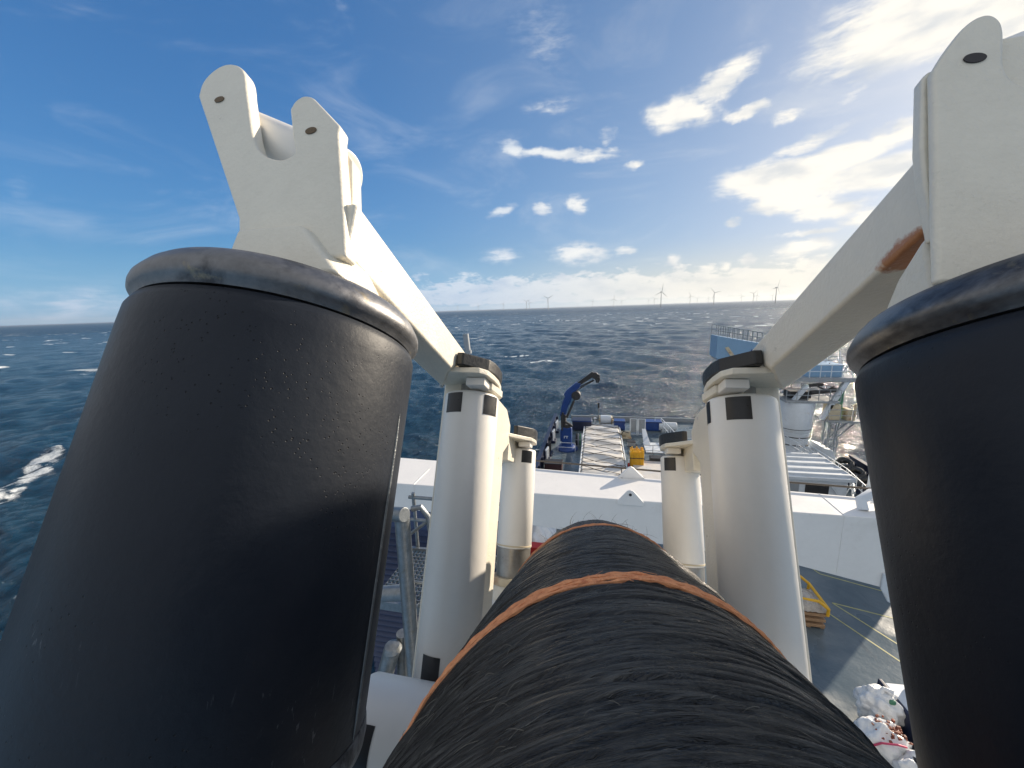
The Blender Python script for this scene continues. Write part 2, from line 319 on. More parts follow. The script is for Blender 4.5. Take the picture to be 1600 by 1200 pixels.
    t.put(p.inputs['Roughness'], t.m('MAXIMUM', t.m('MULTIPLY', fo, .7), t.rng(dist, 60, 1500, .10, .32))); p.inputs['IOR'].default_value = 1.333; p.inputs['Specular IOR Level'].default_value = .30
    b1 = t.new('ShaderNodeBump'); b1.inputs['Strength'].default_value = 1; t.put(b1.inputs['Distance'], 1.0)
    n1 = t.noise(t.vm('MULTIPLY', co, (1, .75, 1)), 1.2, 8, .64, .25); n2 = t.noise(co, .11, 5, .6, .2)
    hgt = t.m('ADD', t.m('MULTIPLY', n1, t.rng(dist, 20, 900, .8, 1.2)), t.m('MULTIPLY', n2, t.rng(dist, 60, 900, .3, 4.5)))
    t.put(b1.inputs['Height'], hgt); t.l.new(b1.outputs[0], p.inputs['Normal'])
    me.materials.append(m); o = bpy.data.objects.new('sea', me); C.objects.link(o); tag(o, kind='structure'); return o
def log_step(nr): return (60000/12)**(1/(nr-1))-1
sea()

# ------------------------------------------------------------------ the ship below: hull and deck
def deck_mat():
    m = bpy.data.materials.new('blue_grey_deck_paint'); m.use_nodes = True; t = NT(m.node_tree); p = t.n['Principled BSDF']
    co = t.new('ShaderNodeTexCoord').outputs['Object']; n = t.noise(co, .35, 7, .6, .3); n2 = t.noise(co, 3, 5, .6)
    c = t.mix(t.rng(n, .35, .68), (.060, .092, .115), (.150, .180, .195)); c = t.mix(t.rng(n2, .58, .7, 0, .5), c, (.09, .10, .11))
    sc = t.noise(t.vm('MULTIPLY', co, (2.2, .28, 1)), 1.0, 4, .6, .2); c = t.mix(t.rng(sc, .64, .69, 0, .5), c, (.05, .065, .08))
    t.put(p.inputs['Base Color'], c); wet = t.rng(t.noise(co, .22, 4, .6), .42, .58, 0, 1)
    t.put(p.inputs['Roughness'], t.mix(wet, (.18, .18, .18), (.6, .6, .6)))
    b = t.new('ShaderNodeBump'); b.inputs['Distance'].default_value = .03; b.inputs['Strength'].default_value = .6; t.l.new(t.noise(co, 2.5, 6, .65), b.inputs['Height']); t.l.new(b.outputs[0], p.inputs['Normal']); return m
M['deck'] = deck_mat()
ship = empty('ship', 'cable laying ship seen from above with blue grey stern deck and dark hull sides', 'ship', (0, 0, DK))
XL, XR = -5.35, 22.3
out_ = [(XL, -30), (XR, -30), (XR, 44), (XR-1.5, 49), (XR-4, 51.2), (XL+1.5, 51.2), (XL+.3, 49.5)]
MB().prism(out_, -9, -.02, 'z').build('hull', 'navy', ship)
MB().prism(out_, -.02, 0, 'z').build('deck', 'deck', ship)
b = MB(); b.box(XL, XL+.22, -30, 49, .0, 1.15); b.box(XL-.08, XL+.3, -30, 49, 1.15, 1.24)
for y in range(-28, 49, 2): b.box(XL+.22, XL+.5, y, y+.08, 0, 1.1)
b.build('bulwark', 'navy', ship)
b = MB(); b.box(XR-.22, XR, -30, 38, 0, 1.15); b.box(XR-.3, XR+.08, -30, 38, 1.15, 1.24)
b.build('bulwark', 'navy', ship)
b = MB(); b.box(XL+2, XR-4.4, 50.9, 51.1, 0, .5); b.build('stern_coaming', 'grey', ship)
# yellow walkway lines painted on the deck
b = MB()
def line(b, x0, y0, x1, y1, w=.07, z=.006):
    d = Vector((x1-x0, y1-y0)).normalized(); n = Vector((-d.y, d.x))*w/2
    b.add([(x0-n.x, y0-n.y, z), (x1-n.x, y1-n.y, z), (x1+n.x, y1+n.y, z), (x0+n.x, y0+n.y, z)], [(0, 1, 2, 3)])
line(b, 10.56, 19.84, 12.6, 16.4); line(b, 12.6, 16.4, 15.5, 11.5, z=.006); line(b, 11.63, 19.73, 12.98, 17.57); line(b, 12.98, 17.57, 16.8, 11.4)
line(b, 12.2, 22.0, 15.8, 20.6); line(b, 11.63, 19.73, 15.5, 18.7); line(b, 11.2, 24.2, 12.2, 22.0)
lm = mat('faded_yellow_line', (.42, .40, .16), .6, var=.3, vscale=3); b.build('deck_line', lm, ship)

# starboard deckhouse: unseen behind the right-hand drum, added to shade the deck
dh = empty('shade_house', 'white deckhouse added unseen behind the right black drum to shade the deck', 'shade_house', (20.9, 29.6, DK))
MB().box(-1.3, 1.3, -1.8, 1.8, 0, 7.4).build('wall', 'shipwhite', dh, bevel=.05)
MB().box(-1.4, 1.4, -1.9, 1.9, 7.4, 7.6).build('roof', 'grey', dh, bevel=.03)
for y in (-.9, .9):
    MB().box(-1.35, -1.3, y-.4, y+.4, 4.6, 5.5).build('window', 'darkmetal', dh, bevel=.02)

# unseen cabinet on its mast, added behind the bracket to shade the left drum
sc_ = empty('drum_blocker', 'unseen grey cabinet on a mast out behind the right fork bracket', 'blocker', F(2.08, 2.05, 1.64)*FS)
MB().box(-.08, .08, -.29, .27, -.05, .152).build('housing', 'grey', sc_, bevel=.015, rot=FR)
MB().cyl((.55, 0, .25), (.55, 0, DK-F(2.08, 2.05, 1.64).z*FS), .05, n=16).build('mast', 'galv', sc_)
MB().box(.05, .52, -.05, .05, .02, .12).build('bracket_arm', 'galv', sc_, bevel=.01)

# ------------------------------------------------------------------ transverse gantry beam
gb = empty('gantry_beam', 'broad white transverse gantry beam spanning the deck below the laying frame', 'beam', (0, 7.8, -4))
st = [(-10, 1.8, -.30), (-6.3, 1.50, -.58), (-1.3, 1.25, -.79), (3.74, .88, -1.10), (5.3, .76, -1.42), (9.2, .6, -1.5)]
b = MB(); vs = []
for x, yb, zb in st: vs += [(x, -.08, zb), (x, -.08, 0), (x, yb, 0), (x, yb, zb)]
fs = [(i*4+k, i*4+(k+1) % 4, i*4+4+(k+1) % 4, i*4+4+k) for i in range(len(st)-1) for k in range(4)]+[(3, 2, 1, 0), tuple(len(st)*4-4+k for k in range(4))]
b.add(vs, fs); b.build('girder', 'white2', gb, bevel=.018)
for xx in (-9.5, 8.7): MB().box(xx-.45, xx+.45, 0, .8, DK+4, -.32 if xx < 0 else -1.44).build('leg', 'white2', gb, bevel=.02)
for x, z in ((-4.2, -.66), (-2.45, -.73), (1.9, -.97), (4.55, -1.22)):
    MB().tube([(x, -.083, z), (x, -.083, -.01), (x, -.075, .003), (x, .8, .003)], .007, 6).build('weld_seam', 'white2', gb)
MB().prism([(.44, -.02), (.64, .22), (.70, .24), (.76, .22), (.97, -.02), (.97, -.1), (.44, -.1)], -.115, -.085, 'y').build('lifting_lug', 'white2', gb, bevel=.008)
MB().prism([(.50, 0), (.74, .27), (.80, .29), (.86, .26), (1.12, 0)], .98, 1.04, 'y').build('lifting_lug', 'white2', gb, bevel=.008)
MB().cyl((.70, -.118, .14), (.70, -.122, .14), .03, n=20).build('pin_hole', 'tape', gb)
b = MB(); b.tube([(-3.7, 1.62, .12), (-2, 1.5, .12), (3.6, 1.05, .12), (8.2, .78, .12)], .022, 10)
for x in (-1.9, .6, 3.1, 5.6): b.cyl((x, 1.62-.08*(x+3.7)-.3, 0), (x, 1.63-.095*(x+3.7)+.07, .12), .012)
b.build('service_pipe', 'rope', gb)
MB().tube([(5.0, .2, 0), (5.0, .3, .16), (5.25, .45, .24), (5.6, .5, .2), (5.7, .5, 0)], .09, 12).build('fairlead_hump', 'shipwhite', gb)
MB().prism([(5.28, -1.42), (5.28, -1.1), (5.6, -1.1), (5.6, -1.75), (5.42, -1.68)], -.13, -.085, 'y').build('end_bracket', 'shipwhite', gb, bevel=.01)

# ------------------------------------------------------------------ pale louvred housing to port under the beam
lv = empty('louvred_housing', 'dark navy housing with horizontal louvres seen beyond the left ladder', 'housing', (-4.6, 9.6, DK))
MB().box(-2.3, 2.3, -.5, 1.2, 0, 8.9).build('casing', 'navy', lv, bevel=.03)
b = MB()
for i in range(44): b.hexa([(-2.2, -.62, .2+i*.2), (2.2, -.62, .2+i*.2), (2.2, -.5, .30+i*.2), (-2.2, -.5, .30+i*.2), (-2.2, -.62, .22+i*.2), (2.2, -.62, .22+i*.2), (2.2, -.5, .32+i*.2), (-2.2, -.5, .32+i*.2)])
b.build('louvres', mat('slate_louvres', (.03, .045, .10), .5), lv)

# ------------------------------------------------------------------ cable
cr, ch, cxc, ca, cb_, cd = .15, .2429, .0319, .1197, .0965, -.0229
def cable_frame(u):
    ue = np.minimum(u, 2.2); w = -ch+ca*ue-cb_*ue**2; dw = ca-2*cb_*ue; x = cxc+cd*np.minimum(ue, 1.8)
    ex_ = u-ue; w = w+ex_*dw
    t_ = np.stack([0*u, 1+0*u, dw], -1); t_ /= np.linalg.norm(t_, axis=-1, keepdims=True)
    n_ = np.stack([0*u, -t_[..., 2], t_[..., 1]], -1); return np.stack([x, u, w], -1), t_, n_
KS = .052                                     # helical lay: how far along the cable a strand runs per radian
def cable_pt(u, th, r):
    c, t_, n_ = cable_frame(u); return c+r[..., None]*(np.sin(th)[..., None]*np.array([1., 0, 0])+np.cos(th)[..., None]*n_)
cable = empty('power_cable', 'thick black yarn-served cable with orange marker bands running down the middle', 'cable', F(.02, .6, -.24), FR)
def rel(P): return P-np.array([.02, .6, -.24])
def gridmesh(P, name, m, parent, uv=None):
    nr, na = P.shape[:2]; idx = np.arange(nr*na).reshape(nr, na)
    q = np.stack([idx[:-1, :-1], idx[:-1, 1:], idx[1:, 1:], idx[1:, :-1]], -1).reshape(-1, 4)
    me = bpy.data.meshes.new(name); me.vertices.add(nr*na); me.vertices.foreach_set('co', P.reshape(-1)); me.loops.add(q.size); me.loops.foreach_set('vertex_index', q.ravel())
    me.polygons.add(len(q)); me.polygons.foreach_set('loop_start', np.arange(0, q.size, 4)); me.update(calc_edges=True); me.polygons.foreach_set('use_smooth', np.ones(len(q), bool))
    if uv is not None:
        at = me.attributes.new('lay', 'FLOAT_VECTOR', 'POINT'); at.data.foreach_set('vector', uv.reshape(-1).astype(np.float32))
    me.materials.append(m); o = bpy.data.objects.new(name, me); C.objects.link(o); o.parent = parent; return o
def yarn_mat(name, dark, light, orange=False):
    m = bpy.data.materials.new(name); m.use_nodes = True; t = NT(m.node_tree); p = t.n['Principled BSDF']
    la = t.new('ShaderNodeAttribute', attribute_name='lay').outputs['Vector']
    s1 = t.noise(t.vm('MULTIPLY', la, (30, 800, 1)), 1, 3, .6, .0, '2D'); s2 = t.noise(t.vm('MULTIPLY', la, (75, 2100, 1)), 1, 3, .65, 0, '2D'); s3 = t.noise(t.vm('MULTIPLY', la, (6, 22, 1)), 1, 4, .6, 0, '2D')
    f = t.m('ADD', t.m('MULTIPLY', s1, .6), t.m('MULTIPLY', s2, .4)); k = t.rng(f, .47, .66, 0, 1); k = t.m('MULTIPLY', k, t.rng(s3, .35, .65, .35, 1))
    t.put(p.inputs['Base Color'], t.mix(k, dark, light)); t.put(p.inputs['Roughness'], t.rng(s1, .3, .7, .20, .46)); p.inputs['Specular IOR Level'].default_value = .55
    b = t.new('ShaderNodeBump'); b.inputs['Distance'].default_value = .0022; b.inputs['Strength'].default_value = 1; t.put(b.inputs['Height'], f); t.l.new(b.outputs[0], p.inputs['Normal']); return m
YM = yarn_mat('black_serving_yarn', (.008, .008, .008), (.095, .093, .086))
def build_cable():
    us = np.concatenate([np.arange(-1.4, -.1, .02), np.arange(-.1, .62, .00075), np.arange(.62, 1.5, .0022), np.arange(1.5, 2.2, .02), np.linspace(2.2, 4.2, 20)])
    th = np.concatenate([np.linspace(-pi, -1.9, 30, endpoint=False), np.linspace(-1.9, 1.9, 420, endpoint=False), np.linspace(1.9, pi, 30)])
    U_, TH = np.meshgrid(us, th, indexing='ij'); s_ = U_-KS*TH
    g = np.random.default_rng(5)
    def n1(q, r, sc, seed):  # 2-D value noise, q across strands, r along
        gg = np.random.default_rng(seed); tb = gg.random((1024, 64)); a = q*sc; i = np.floor(a).astype(int); f = a-i; f = f*f*(3-2*f); b_ = r; j = np.floor(b_).astype(int); h = b_-j; h = h*h*(3-2*h)
        G = lambda p, k: tb[(i+p) % 1024, (j+k) % 64]
        return (G(0, 0)*(1-f)+G(1, 0)*f)*(1-h)+(G(0, 1)*(1-f)+G(1, 1)*f)*h
    def strands(sv, pitch, sd_):
        q = sv/pitch+1.6*n1(sv, TH*1.3+sd_, 35, sd_)+.9*n1(sv, TH*4.0+sd_, 140, sd_+1); kq = np.floor(q).astype(int); fq = q-kq
        a_ = np.random.default_rng(sd_+2).random((4096, 48)); r_ = TH*3.0+20; jr = np.floor(r_).astype(int); hr = r_-jr; hr = hr*hr*(3-2*hr)
        amp = a_[kq % 4096, jr % 48]*(1-hr)+a_[kq % 4096, (jr+1) % 48]*hr
        return np.sqrt(np.clip(1-(2*fq-1)**2, 0, 1))*(.45+.55*amp)+.55*amp
    A1 = strands(s_, .0056, 11); A2 = strands(U_-(KS-.022)*TH, .0046, 21); A3 = strands(U_-(KS+.016)*TH, .0038, 31)
    d_ = .0036*np.maximum(np.maximum(A1, A2*(.55+.6*n1(s_, TH*2.2, 55, 41))), A3*(.5+.6*n1(s_, TH*2.6, 70, 51)))+.0012*(n1(s_, TH*1.5, 30, 4)-.5)-.0022
    fade = np.clip((2.0-U_)/.4, 0, 1); P = cable_pt(U_, TH, cr+d_*fade)
    uv = np.stack([TH*cr, s_, 0*s_], -1); gridmesh(rel(P), 'serving', YM, cable, uv)
    # loose yarn hairs standing off the serving
    b = MB(); n = 4200
    for i in range(n):
        u = (.03+1.45*g.random()**.85); th0 = g.uniform(-1.75, 1.75); L = g.uniform(.003, .011); k = g.normal()*.35
        m_ = 5; tt = np.linspace(0, 1, m_); dirn = 1 if g.random() < .5 else -1
        ths = th0+dirn*tt*L/cr; us_ = u+KS*dirn*tt*L/cr+k*tt**1.5*L; lift = g.uniform(.0002, .0022)*np.sin(tt*pi*g.uniform(.45, 1))*(1.6 if g.random() < .12 else 1)
        Pp = cable_pt(us_, ths, cr+.0006+lift); Pp = rel(Pp); wd = g.uniform(.00007, .00015)*(1+u*1.2)
        b.tube([Vector(p) for p in Pp], [wd, wd, wd*.9, wd*.7, wd*.3], 3)
    for i in range(60):      # a few long wild hairs round the crest
        u = g.uniform(.95, 1.35); th0 = g.uniform(-1.1, 1.1); L = g.uniform(.015, .05); tt = np.linspace(0, 1, 6); c1, c2 = g.normal(size=2)*.5
        Pp = cable_pt(u+c1*tt**2*L, th0+c2*tt**2*L/cr, cr+tt*L*g.uniform(.4, 1)); b.tube([Vector(p) for p in rel(Pp)], [.00035]*5+[.0001], 3)
    o = b.build('loose_yarn', mat('loose_black_yarn', (.15, .14, .12), .5, var=.5, vscale=50), cable); o['kind'] = 'stuff'
    # orange marker twine
    OM = mat('orange_twine', (.92, .34, .16), .7, var=.35, vscale=150, bump=.001, bscale=700, spots=[(60, .58, .1, (.55, .16, .08), .6)])
    for u0, ns, hw, rr_, lab in ((.338, 9, .0088, .0018, 'broad orange band nearer the viewer'), (.70, 6, .0070, .0018, 'thin orange band near the crest')):
        b = MB()
        for j in range(ns):
            tt = np.linspace(-2.3, 2.3, 260); off = (j-(ns-1)/2)/(ns/2)*hw
            uu_ = u0+KS*tt+off+.0011*np.sin(tt*5+j*2)+.0006*np.sin(tt*17+j); rad_ = cr+.0026+.0008*np.sin(tt*11+j*1.7)
            Pp = rel(cable_pt(uu_, tt, rad_)); b.tube([Vector(p) for p in Pp], [rr_*(.8+.3*sin(k*.9+j)) for k in range(260)], 6)
        for i in range(260):
            th0 = g.uniform(-1.6, 1.6); u = u0+KS*th0+g.normal()*.006; L = g.uniform(.004, .012); tt = np.linspace(0, 1, 4); sgn = 1 if g.random() < .5 else -1
            Pp = rel(cable_pt(u+KS*sgn*tt*L/cr+g.normal()*.3*tt**2*L, th0+sgn*tt*L/cr, cr+.003+g.uniform(0, .002)*tt)); b.tube([Vector(p) for p in Pp], [.00022, .0002, .00018, .0001], 3)
        o = b.build('marker_band', OM, cable); o['label'] = lab
build_cable()

# ------------------------------------------------------------------ black drums (big guide rollers)
def drum(s, label):
    # object origin at the drum axis, w = 0
    root = fs_empty('guide_drum', label, 'roller', F(-.469, .479, 0) if s < 0 else F(.4965, .479, -.022), FR, 'black guide drums either side of the cable')
    MB().lathe([(.172, -.345), (.180, -.338), (.1865, -.322), (.189, -.305), (.189, .158), (.1885, .180), (.1845, .1905), (.176, .1945), (.10, .195)], 160).build('body', 'drum', root, sharp=60)
    k = [(.10, .1940), (.182, .1950), (.1845, .1995), (.1880, .2040), (.1915, .2085), (.1925, .2145), (.1918, .2205), (.1885, .2270), (.1835, .2355), (.1765, .2430), (.166, .2480), (.152, .2500), (.08, .2505)]
    MB().lathe(k, 160).build('rim', 'rim', root, sharp=60)
    MB().lathe([(.17, -.3455), (.186, -.345), (.1915, -.338), (.1925, -.328), (.191, -.318), (.1893, -.312)], 160).build('lower_lip', 'scuffed', root, sharp=60)
    MB().lathe([(.165, -.9), (.165, -.352), (.15, -.346)], 96).build('lower_sleeve', 'drum', root, sharp=60)
    MB().lathe([(.03, .250), (.075, .2515), (.075, .262), (.03, .264)], 48).build('hub', 'rim', root)
    a = rad(-38) if s < 0 else rad(218)
    # proud weld strip down the inner flank
    r = .1895; ang = rad(9) if s < 0 else rad(80)
    pp = [(r*cos(ang), r*sin(ang), z) for z in np.linspace(.09, -.31, 12)]
    MB().tube(pp, [.0005]+[.0022]*10+[.0005], 8).build('weld_strip', 'galv', root)
    return root
drum(-1, 'huge black guide drum with worn steel rim left of the cable')
drum(1, 'huge black guide drum with worn steel rim right of the cable')

# ------------------------------------------------------------------ white guide posts with black square patches
def patch(root, R, ang, z0, z1, halfw):
    n = 8; vs = []
    for zz in (z0, z1):
        for i in range(n+1):
            a = ang-halfw/R+2*halfw/R*i/n; vs.append(((R+.0008)*cos(a), (R+.0008)*sin(a), zz))
    return MB().add(vs, [(i, i+1, n+2+i, n+1+i) for i in range(n)], True).build('reflective_patch', 'tape', root)
def post(s, u, top, bot, label, angs, low=None, sleeve=False):
    root = fs_empty('guide_post', label, 'roller', F(s*.357, u, 0), FR, 'white guide posts with black patches')
    R = .078
    MB().lathe([(R-.004, bot), (R, bot+.004), (R, top-.010), (R-.002, top-.004), (R-.007, top), (.03, top+.001)], 96).build('shell', 'white', root, sharp=60)
    MB().lathe([(.036, top-.001), (.036, top+.030)], 32).build('axle', 'sleeve', root)
    if sleeve:
        MB().lathe([(R-.006, bot-.12), (R-.003, bot-.005), (R-.004, bot+.001)], 64).build('sleeve', 'sleeve', root, sharp=60)
        MB().lathe([(R+.012, bot-.15), (R+.014, bot-.145), (R+.014, bot-.125), (R+.010, bot-.119)], 64).build('flange', 'ochre', root)
        MB().lathe([(R+.004, bot-.26), (R+.004, bot-.1505)], 64).build('base', 'cream', root)
    MB().lathe([(R-.001, bot+.006), (R+.0010, bot+.007), (R+.0010, bot+.012), (R-.001, bot+.013)], 64).build('rust_line', 'ochre', root) if sleeve else None
    for a in angs: patch(root, R, rad(a), top-.063, top-.008, .027)
    for a in (low or []): patch(root, R, rad(a), bot+.005, bot+.055, .024)
    return root
post(-1, 1.05, .2465, -.47, 'nearer white guide post on the left with two black patches', (-111, -27, 45, 160), None)
post(1, 1.05, .2475, -.445, 'nearer white guide post on the right with one black patch facing', (-113, 172, 60), None)
post(-1, 1.825, .168, -.265, 'farther small white guide post on the left above a worn steel sleeve', (-125, -52, 20, 120), None, True)
post(1, 1.825, .168, -.265, 'farther small white guide post on the right with a black patch', (-132, -45, 50, 140), None, True)
# bottom patches of the near posts sit where the shell shows above the lower roller
pt = [o for o in C.objects if o.name == 'guide_post'][0]; patch(pt, .078, rad(-101), -.452, -.398, .024)

# lower horizontal roller carrying the cable
lr = empty('lower_roller', 'white horizontal roller with black patch under the cable at lower left', 'roller', F(-.40, .74, -.425), FR)
b = MB(); b.cyl((0.002, 0, 0), (.80, 0, 0), .078, n=96); b.build('shell', 'white', lr, bevel=.006)
n = 10; vs = [(xx, .0788*cos(a), .0788*sin(a)) for xx in (.008, .062) for a in np.linspace(rad(148), rad(205), n+1)]
MB().add(vs, [(i, i+1, n+2+i, n+1+i) for i in range(n)], True).build('reflective_patch', 'tape', lr)
b = MB(); b.cyl((-.05, 0, 0), (.85, 0, 0), .03); b.build('axle', 'sleeve', lr)

# ------------------------------------------------------------------ the two side frames: beam, fork bracket, column, lugs, caps
def arc(cx, cy, r, a0, a1, n=8): return [(cx+r*cos(rad(a0+(a1-a0)*i/n)), cy+r*sin(rad(a0+(a1-a0)*i/n))) for i in range(n+1)]
def frame(s, label):
    fr = fs_empty('side_frame', label, 'frame', F(0, 0, 0), FR, 'cream side frames')
    sg = (lambda mb: mirror(mb, s))
    cm = 'cream' if s < 0 else 'creamrust'
    # sloping box beam; inner face x=-.36, outer -.44
    def bm_(u): return .310-.077*(u-.442), .403-.093*(u-.418)+.0
    pts = []
    for u in (.43, 1.02):
        lo, hi = bm_(u); pts.append([(-.44, u, lo), (-.36, u, lo), (-.36, u, hi), (-.44, u, hi)])
    a, c = pts
    c[1] = (-.36, .87, bm_(.87)[0]); c[0] = (-.44, 1.02, bm_(1.02)[0]-.004)
    sg(MB().hexa([a[0], a[1], c[1], c[0], a[3], a[2], c[2], c[3]])).build('beam', cm, fr, bevel=.007, seg=3)
    # column slab between the near and far post with the second slope on top
    sg(MB().prism([(1.03, -.62), (1.03, .346), (1.34, .312), (1.52, .302), (1.60, .25), (1.60, .17), (1.50, .12), (1.50, -.62)], -.44, -.36, 'x')).build('column', cm, fr, bevel=.006)
    for u in (1.115,): sg(MB().tube([(-.3600, u, -.6), (-.3600, u, .335)], .0022, 6)).build('weld_bead', 'cream', fr)
    # near post lugs: plate under the beam, square block, black cap on the nose
    def nose(grow): return [(-.36, .83-grow*.3), (-.338, .835-grow*.3), (-.284, .955)]+[(x, y) for x, y in ((-.276, .99), (-.275, 1.03), (-.279, 1.08), (-.294, 1.12), (-.322, 1.145), (-.36, 1.155))]
    sg(MB().prism([(-.358, .895), (-.340, .895)]+nose(0)[2:-1]+[(-.358, 1.153)], .2925, .327, 'z')).build('end_cap', 'rubber', fr, bevel=.004)
    sg(MB().prism([(-.445, .93), (-.43, .90), (-.30, .915), (-.282, .94), (-.277, .99), (-.277, 1.04), (-.285, 1.10), (-.31, 1.14), (-.40, 1.15), (-.445, 1.12)], .2755, .2915, 'z')).build('lug_plate', 'cream', fr, bevel=.003)
    sg(MB().box(-.345, -.292, .948, 1.02, .252, .2745)).build('keeper_block', 'white', fr, bevel=.003)
    sg(MB().prism([(-.35, 1.0), (-.285, 1.0), (-.279, 1.10), (-.30, 1.14), (-.35, 1.14)], .2530, .2740, 'z')).build('lower_lug', 'cream', fr, bevel=.003)
    # far post lugs
    du, dw_ = .775, -.078
    q = [(-.358, .88), (-.340, .88)]+nose(0)[2:-1]+[(-.358, 1.153)]
    sg(MB().prism([(x, y+du) for x, y in q], .2925+dw_, .337+dw_, 'z')).build('end_cap', 'rubber', fr, bevel=.004)
    sg(MB().prism([(x, y+du) for x, y in ((-.44, .90), (-.44, .80), (-.36, .80), (-.30, .915), (-.282, .94), (-.277, .99), (-.277, 1.04), (-.285, 1.10), (-.31, 1.14), (-.44, 1.15))], .2755+dw_, .2915+dw_, 'z')).build('lug_plate', 'cream', fr, bevel=.003)
    sg(MB().box(-.345, -.292, .948+du, 1.02+du, .252+dw_, .2745+dw_)).build('keeper_block', 'white', fr, bevel=.003)
    sg(MB().box(-.44, -.362, 1.601, 1.9, .10, .212)).build('link_beam', 'cream', fr, bevel=.005)
    # fork bracket on top of the drum, leaning outwards
    ox, oz = (0, 0) if s < 0 else (.038, -.056)
    P = [(-.352, .306), (-.412, .543), (-.425, .560), (-.475, .612), (-.488, .622), (-.500, .625), (-.512, .622), (-.520, .612), (-.523, .595), (-.507, .540)]
    P = [(-.352, .300), (-.362, .340), (-.412, .530), (-.413, .548), (-.478, .618), (-.490, .626), (-.503, .627), (-.517, .618), (-.522, .600), (-.500, .535), (-.487, .505), (-.492, .497), (-.510, .492), (-.535, .500), (-.556, .513), (-.575, .535), (-.590, .565), (-.632, .668), (-.645, .705), (-.660, .728), (-.685, .744), (-.712, .745), (-.735, .730), (-.748, .705), (-.744, .672), (-.565, .385), (-.540, .300)]
    P = [(x+ox, z+oz) for x, z in P]
    if s > 0:
        P = [(-.329, .222), (-.342, .305), (-.372, .490), (-.388, .517), (-.412, .550), (-.424, .561), (-.434, .566), (-.443, .564), (-.449, .554), (-.450, .540), (-.444, .512), (-.437, .480), (-.444, .455), (-.470, .440), (-.500, .450), (-.530, .500), (-.575, .605), (-.590, .650), (-.62, .68), (-.66, .685), (-.695, .665), (-.705, .62), (-.53, .33), (-.51, .222)]
    for _ in range(2):      # round the short-edged corners of the outline
        Q = []; n_ = len(P)
        for i_ in range(n_):
            a_, p_, b_ = Vector(P[i_-1]), Vector(P[i_]), Vector(P[(i_+1) % n_])
            if (a_-p_).length < .062 and (b_-p_).length < .062: Q += [tuple(p_.lerp(a_, .25)), tuple(p_.lerp(b_, .25))]
            else: Q.append(tuple(p_))
        P = Q
    fb = MB().prism(P, .420, .448 if s < 0 else .4310, 'y'); sg(fb).build('fork_plate', 'cream', fr, bevel=.006, seg=3)
    for (x, z) in (((-.686, .652), (-.465, .543)) if s < 0 else ((-.655, .59), (-.413-ox, .500-oz))):
        b = MB(); b.lathe([(.0001, 0), (.0065, 0), (.0085, .0006), (.0085, .0022)], 24); b.v = [(x+ox+vx*1.25, .4198-vz*.6, z+oz+vy*.8) for vx, vy, vz in b.v]; sg(b).build('pin_hole', 'hole' if s > 0 else 'rusthole', fr)
    # web and box behind the plate, with the cross tube showing through the fork
    b = MB(); b.prism([(x+ox, z+oz) for x, z in (((-.360, .300), (-.380, .40), (-.402, .505), (-.412, .519), (-.47, .50), (-.50, .44), (-.56, .38), (-.54, .300)) if s < 0 else ((-.346-ox, .28-oz), (-.348-ox, .346-oz), (-.353-ox, .397-oz), (-.371-ox, .4955-oz), (-.378-ox, .505-oz), (-.388-ox, .507-oz), (-.44-ox, .54-oz), (-.50-ox, .54-oz), (-.56-ox, .50-oz), (-.56-ox, .33-oz)))], .449 if s < 0 else .4315, .478 if s < 0 else .4470, 'y'); sg(b).build('web_plate', 'cream', fr, bevel=.004)
    b = MB(); (b.cyl((-.735, .500, .678), (-.46, .500, .525), .048, n=40) if s < 0 else b.cyl((-.70, .505, .630), (-.475, .505, .545), .045, n=40)); sg(b).build('cross_tube', 'white', fr, bevel=.003)
    # plinth between plate and drum axle
    b = MB()
    if s > 0: b.hexa([(-.52, .45, .20), (-.345, .45, .20), (-.345, .56, .20), (-.52, .56, .20), (-.52, .45, .30), (-.352, .45, .30), (-.352, .50, .27), (-.52, .50, .30)])
    else: b.hexa([(-.55+ox*.6, .405, .2655), (-.347+ox*.3, .405, .2655), (-.347+ox*.3, .56, .2655), (-.55+ox*.6, .56, .2655), (-.545+ox, .408, .355+oz), (-.432+ox, .408, .355+oz), (-.372+ox, .47, .325+oz), (-.545+ox, .47, .355+oz)])
    sg(b).build('plinth', 'cream', fr, bevel=.008, seg=3)
    # lower rail that ties drum, posts and column together
    sg(MB().box(-.50, -.335, 1.2, 2.3, -.58, -.475)).build('lower_rail', 'white', fr, bevel=.006)
    return fr
frame(-1, 'cream painted side frame with forked bracket and sloping beam on the left')
frame(1, 'cream painted side frame with rust-stained sloping beam and bracket on the right')
# base platform carrying the frames, standing on a column hidden under the cable
pl = empty('frame_pedestal', 'white pedestal column carrying the laying frame below the cable', 'pedestal', (0, .25, DK))
MB().box(-.22, .22, -.25, .35, 0, 13.9).build('column', 'white2', pl, bevel=.02)
b = MB(); b.box(-.30, .30, -.30, .34, 13.9, 14.1); b.build('cap_plate', 'white2', pl, bevel=.01)

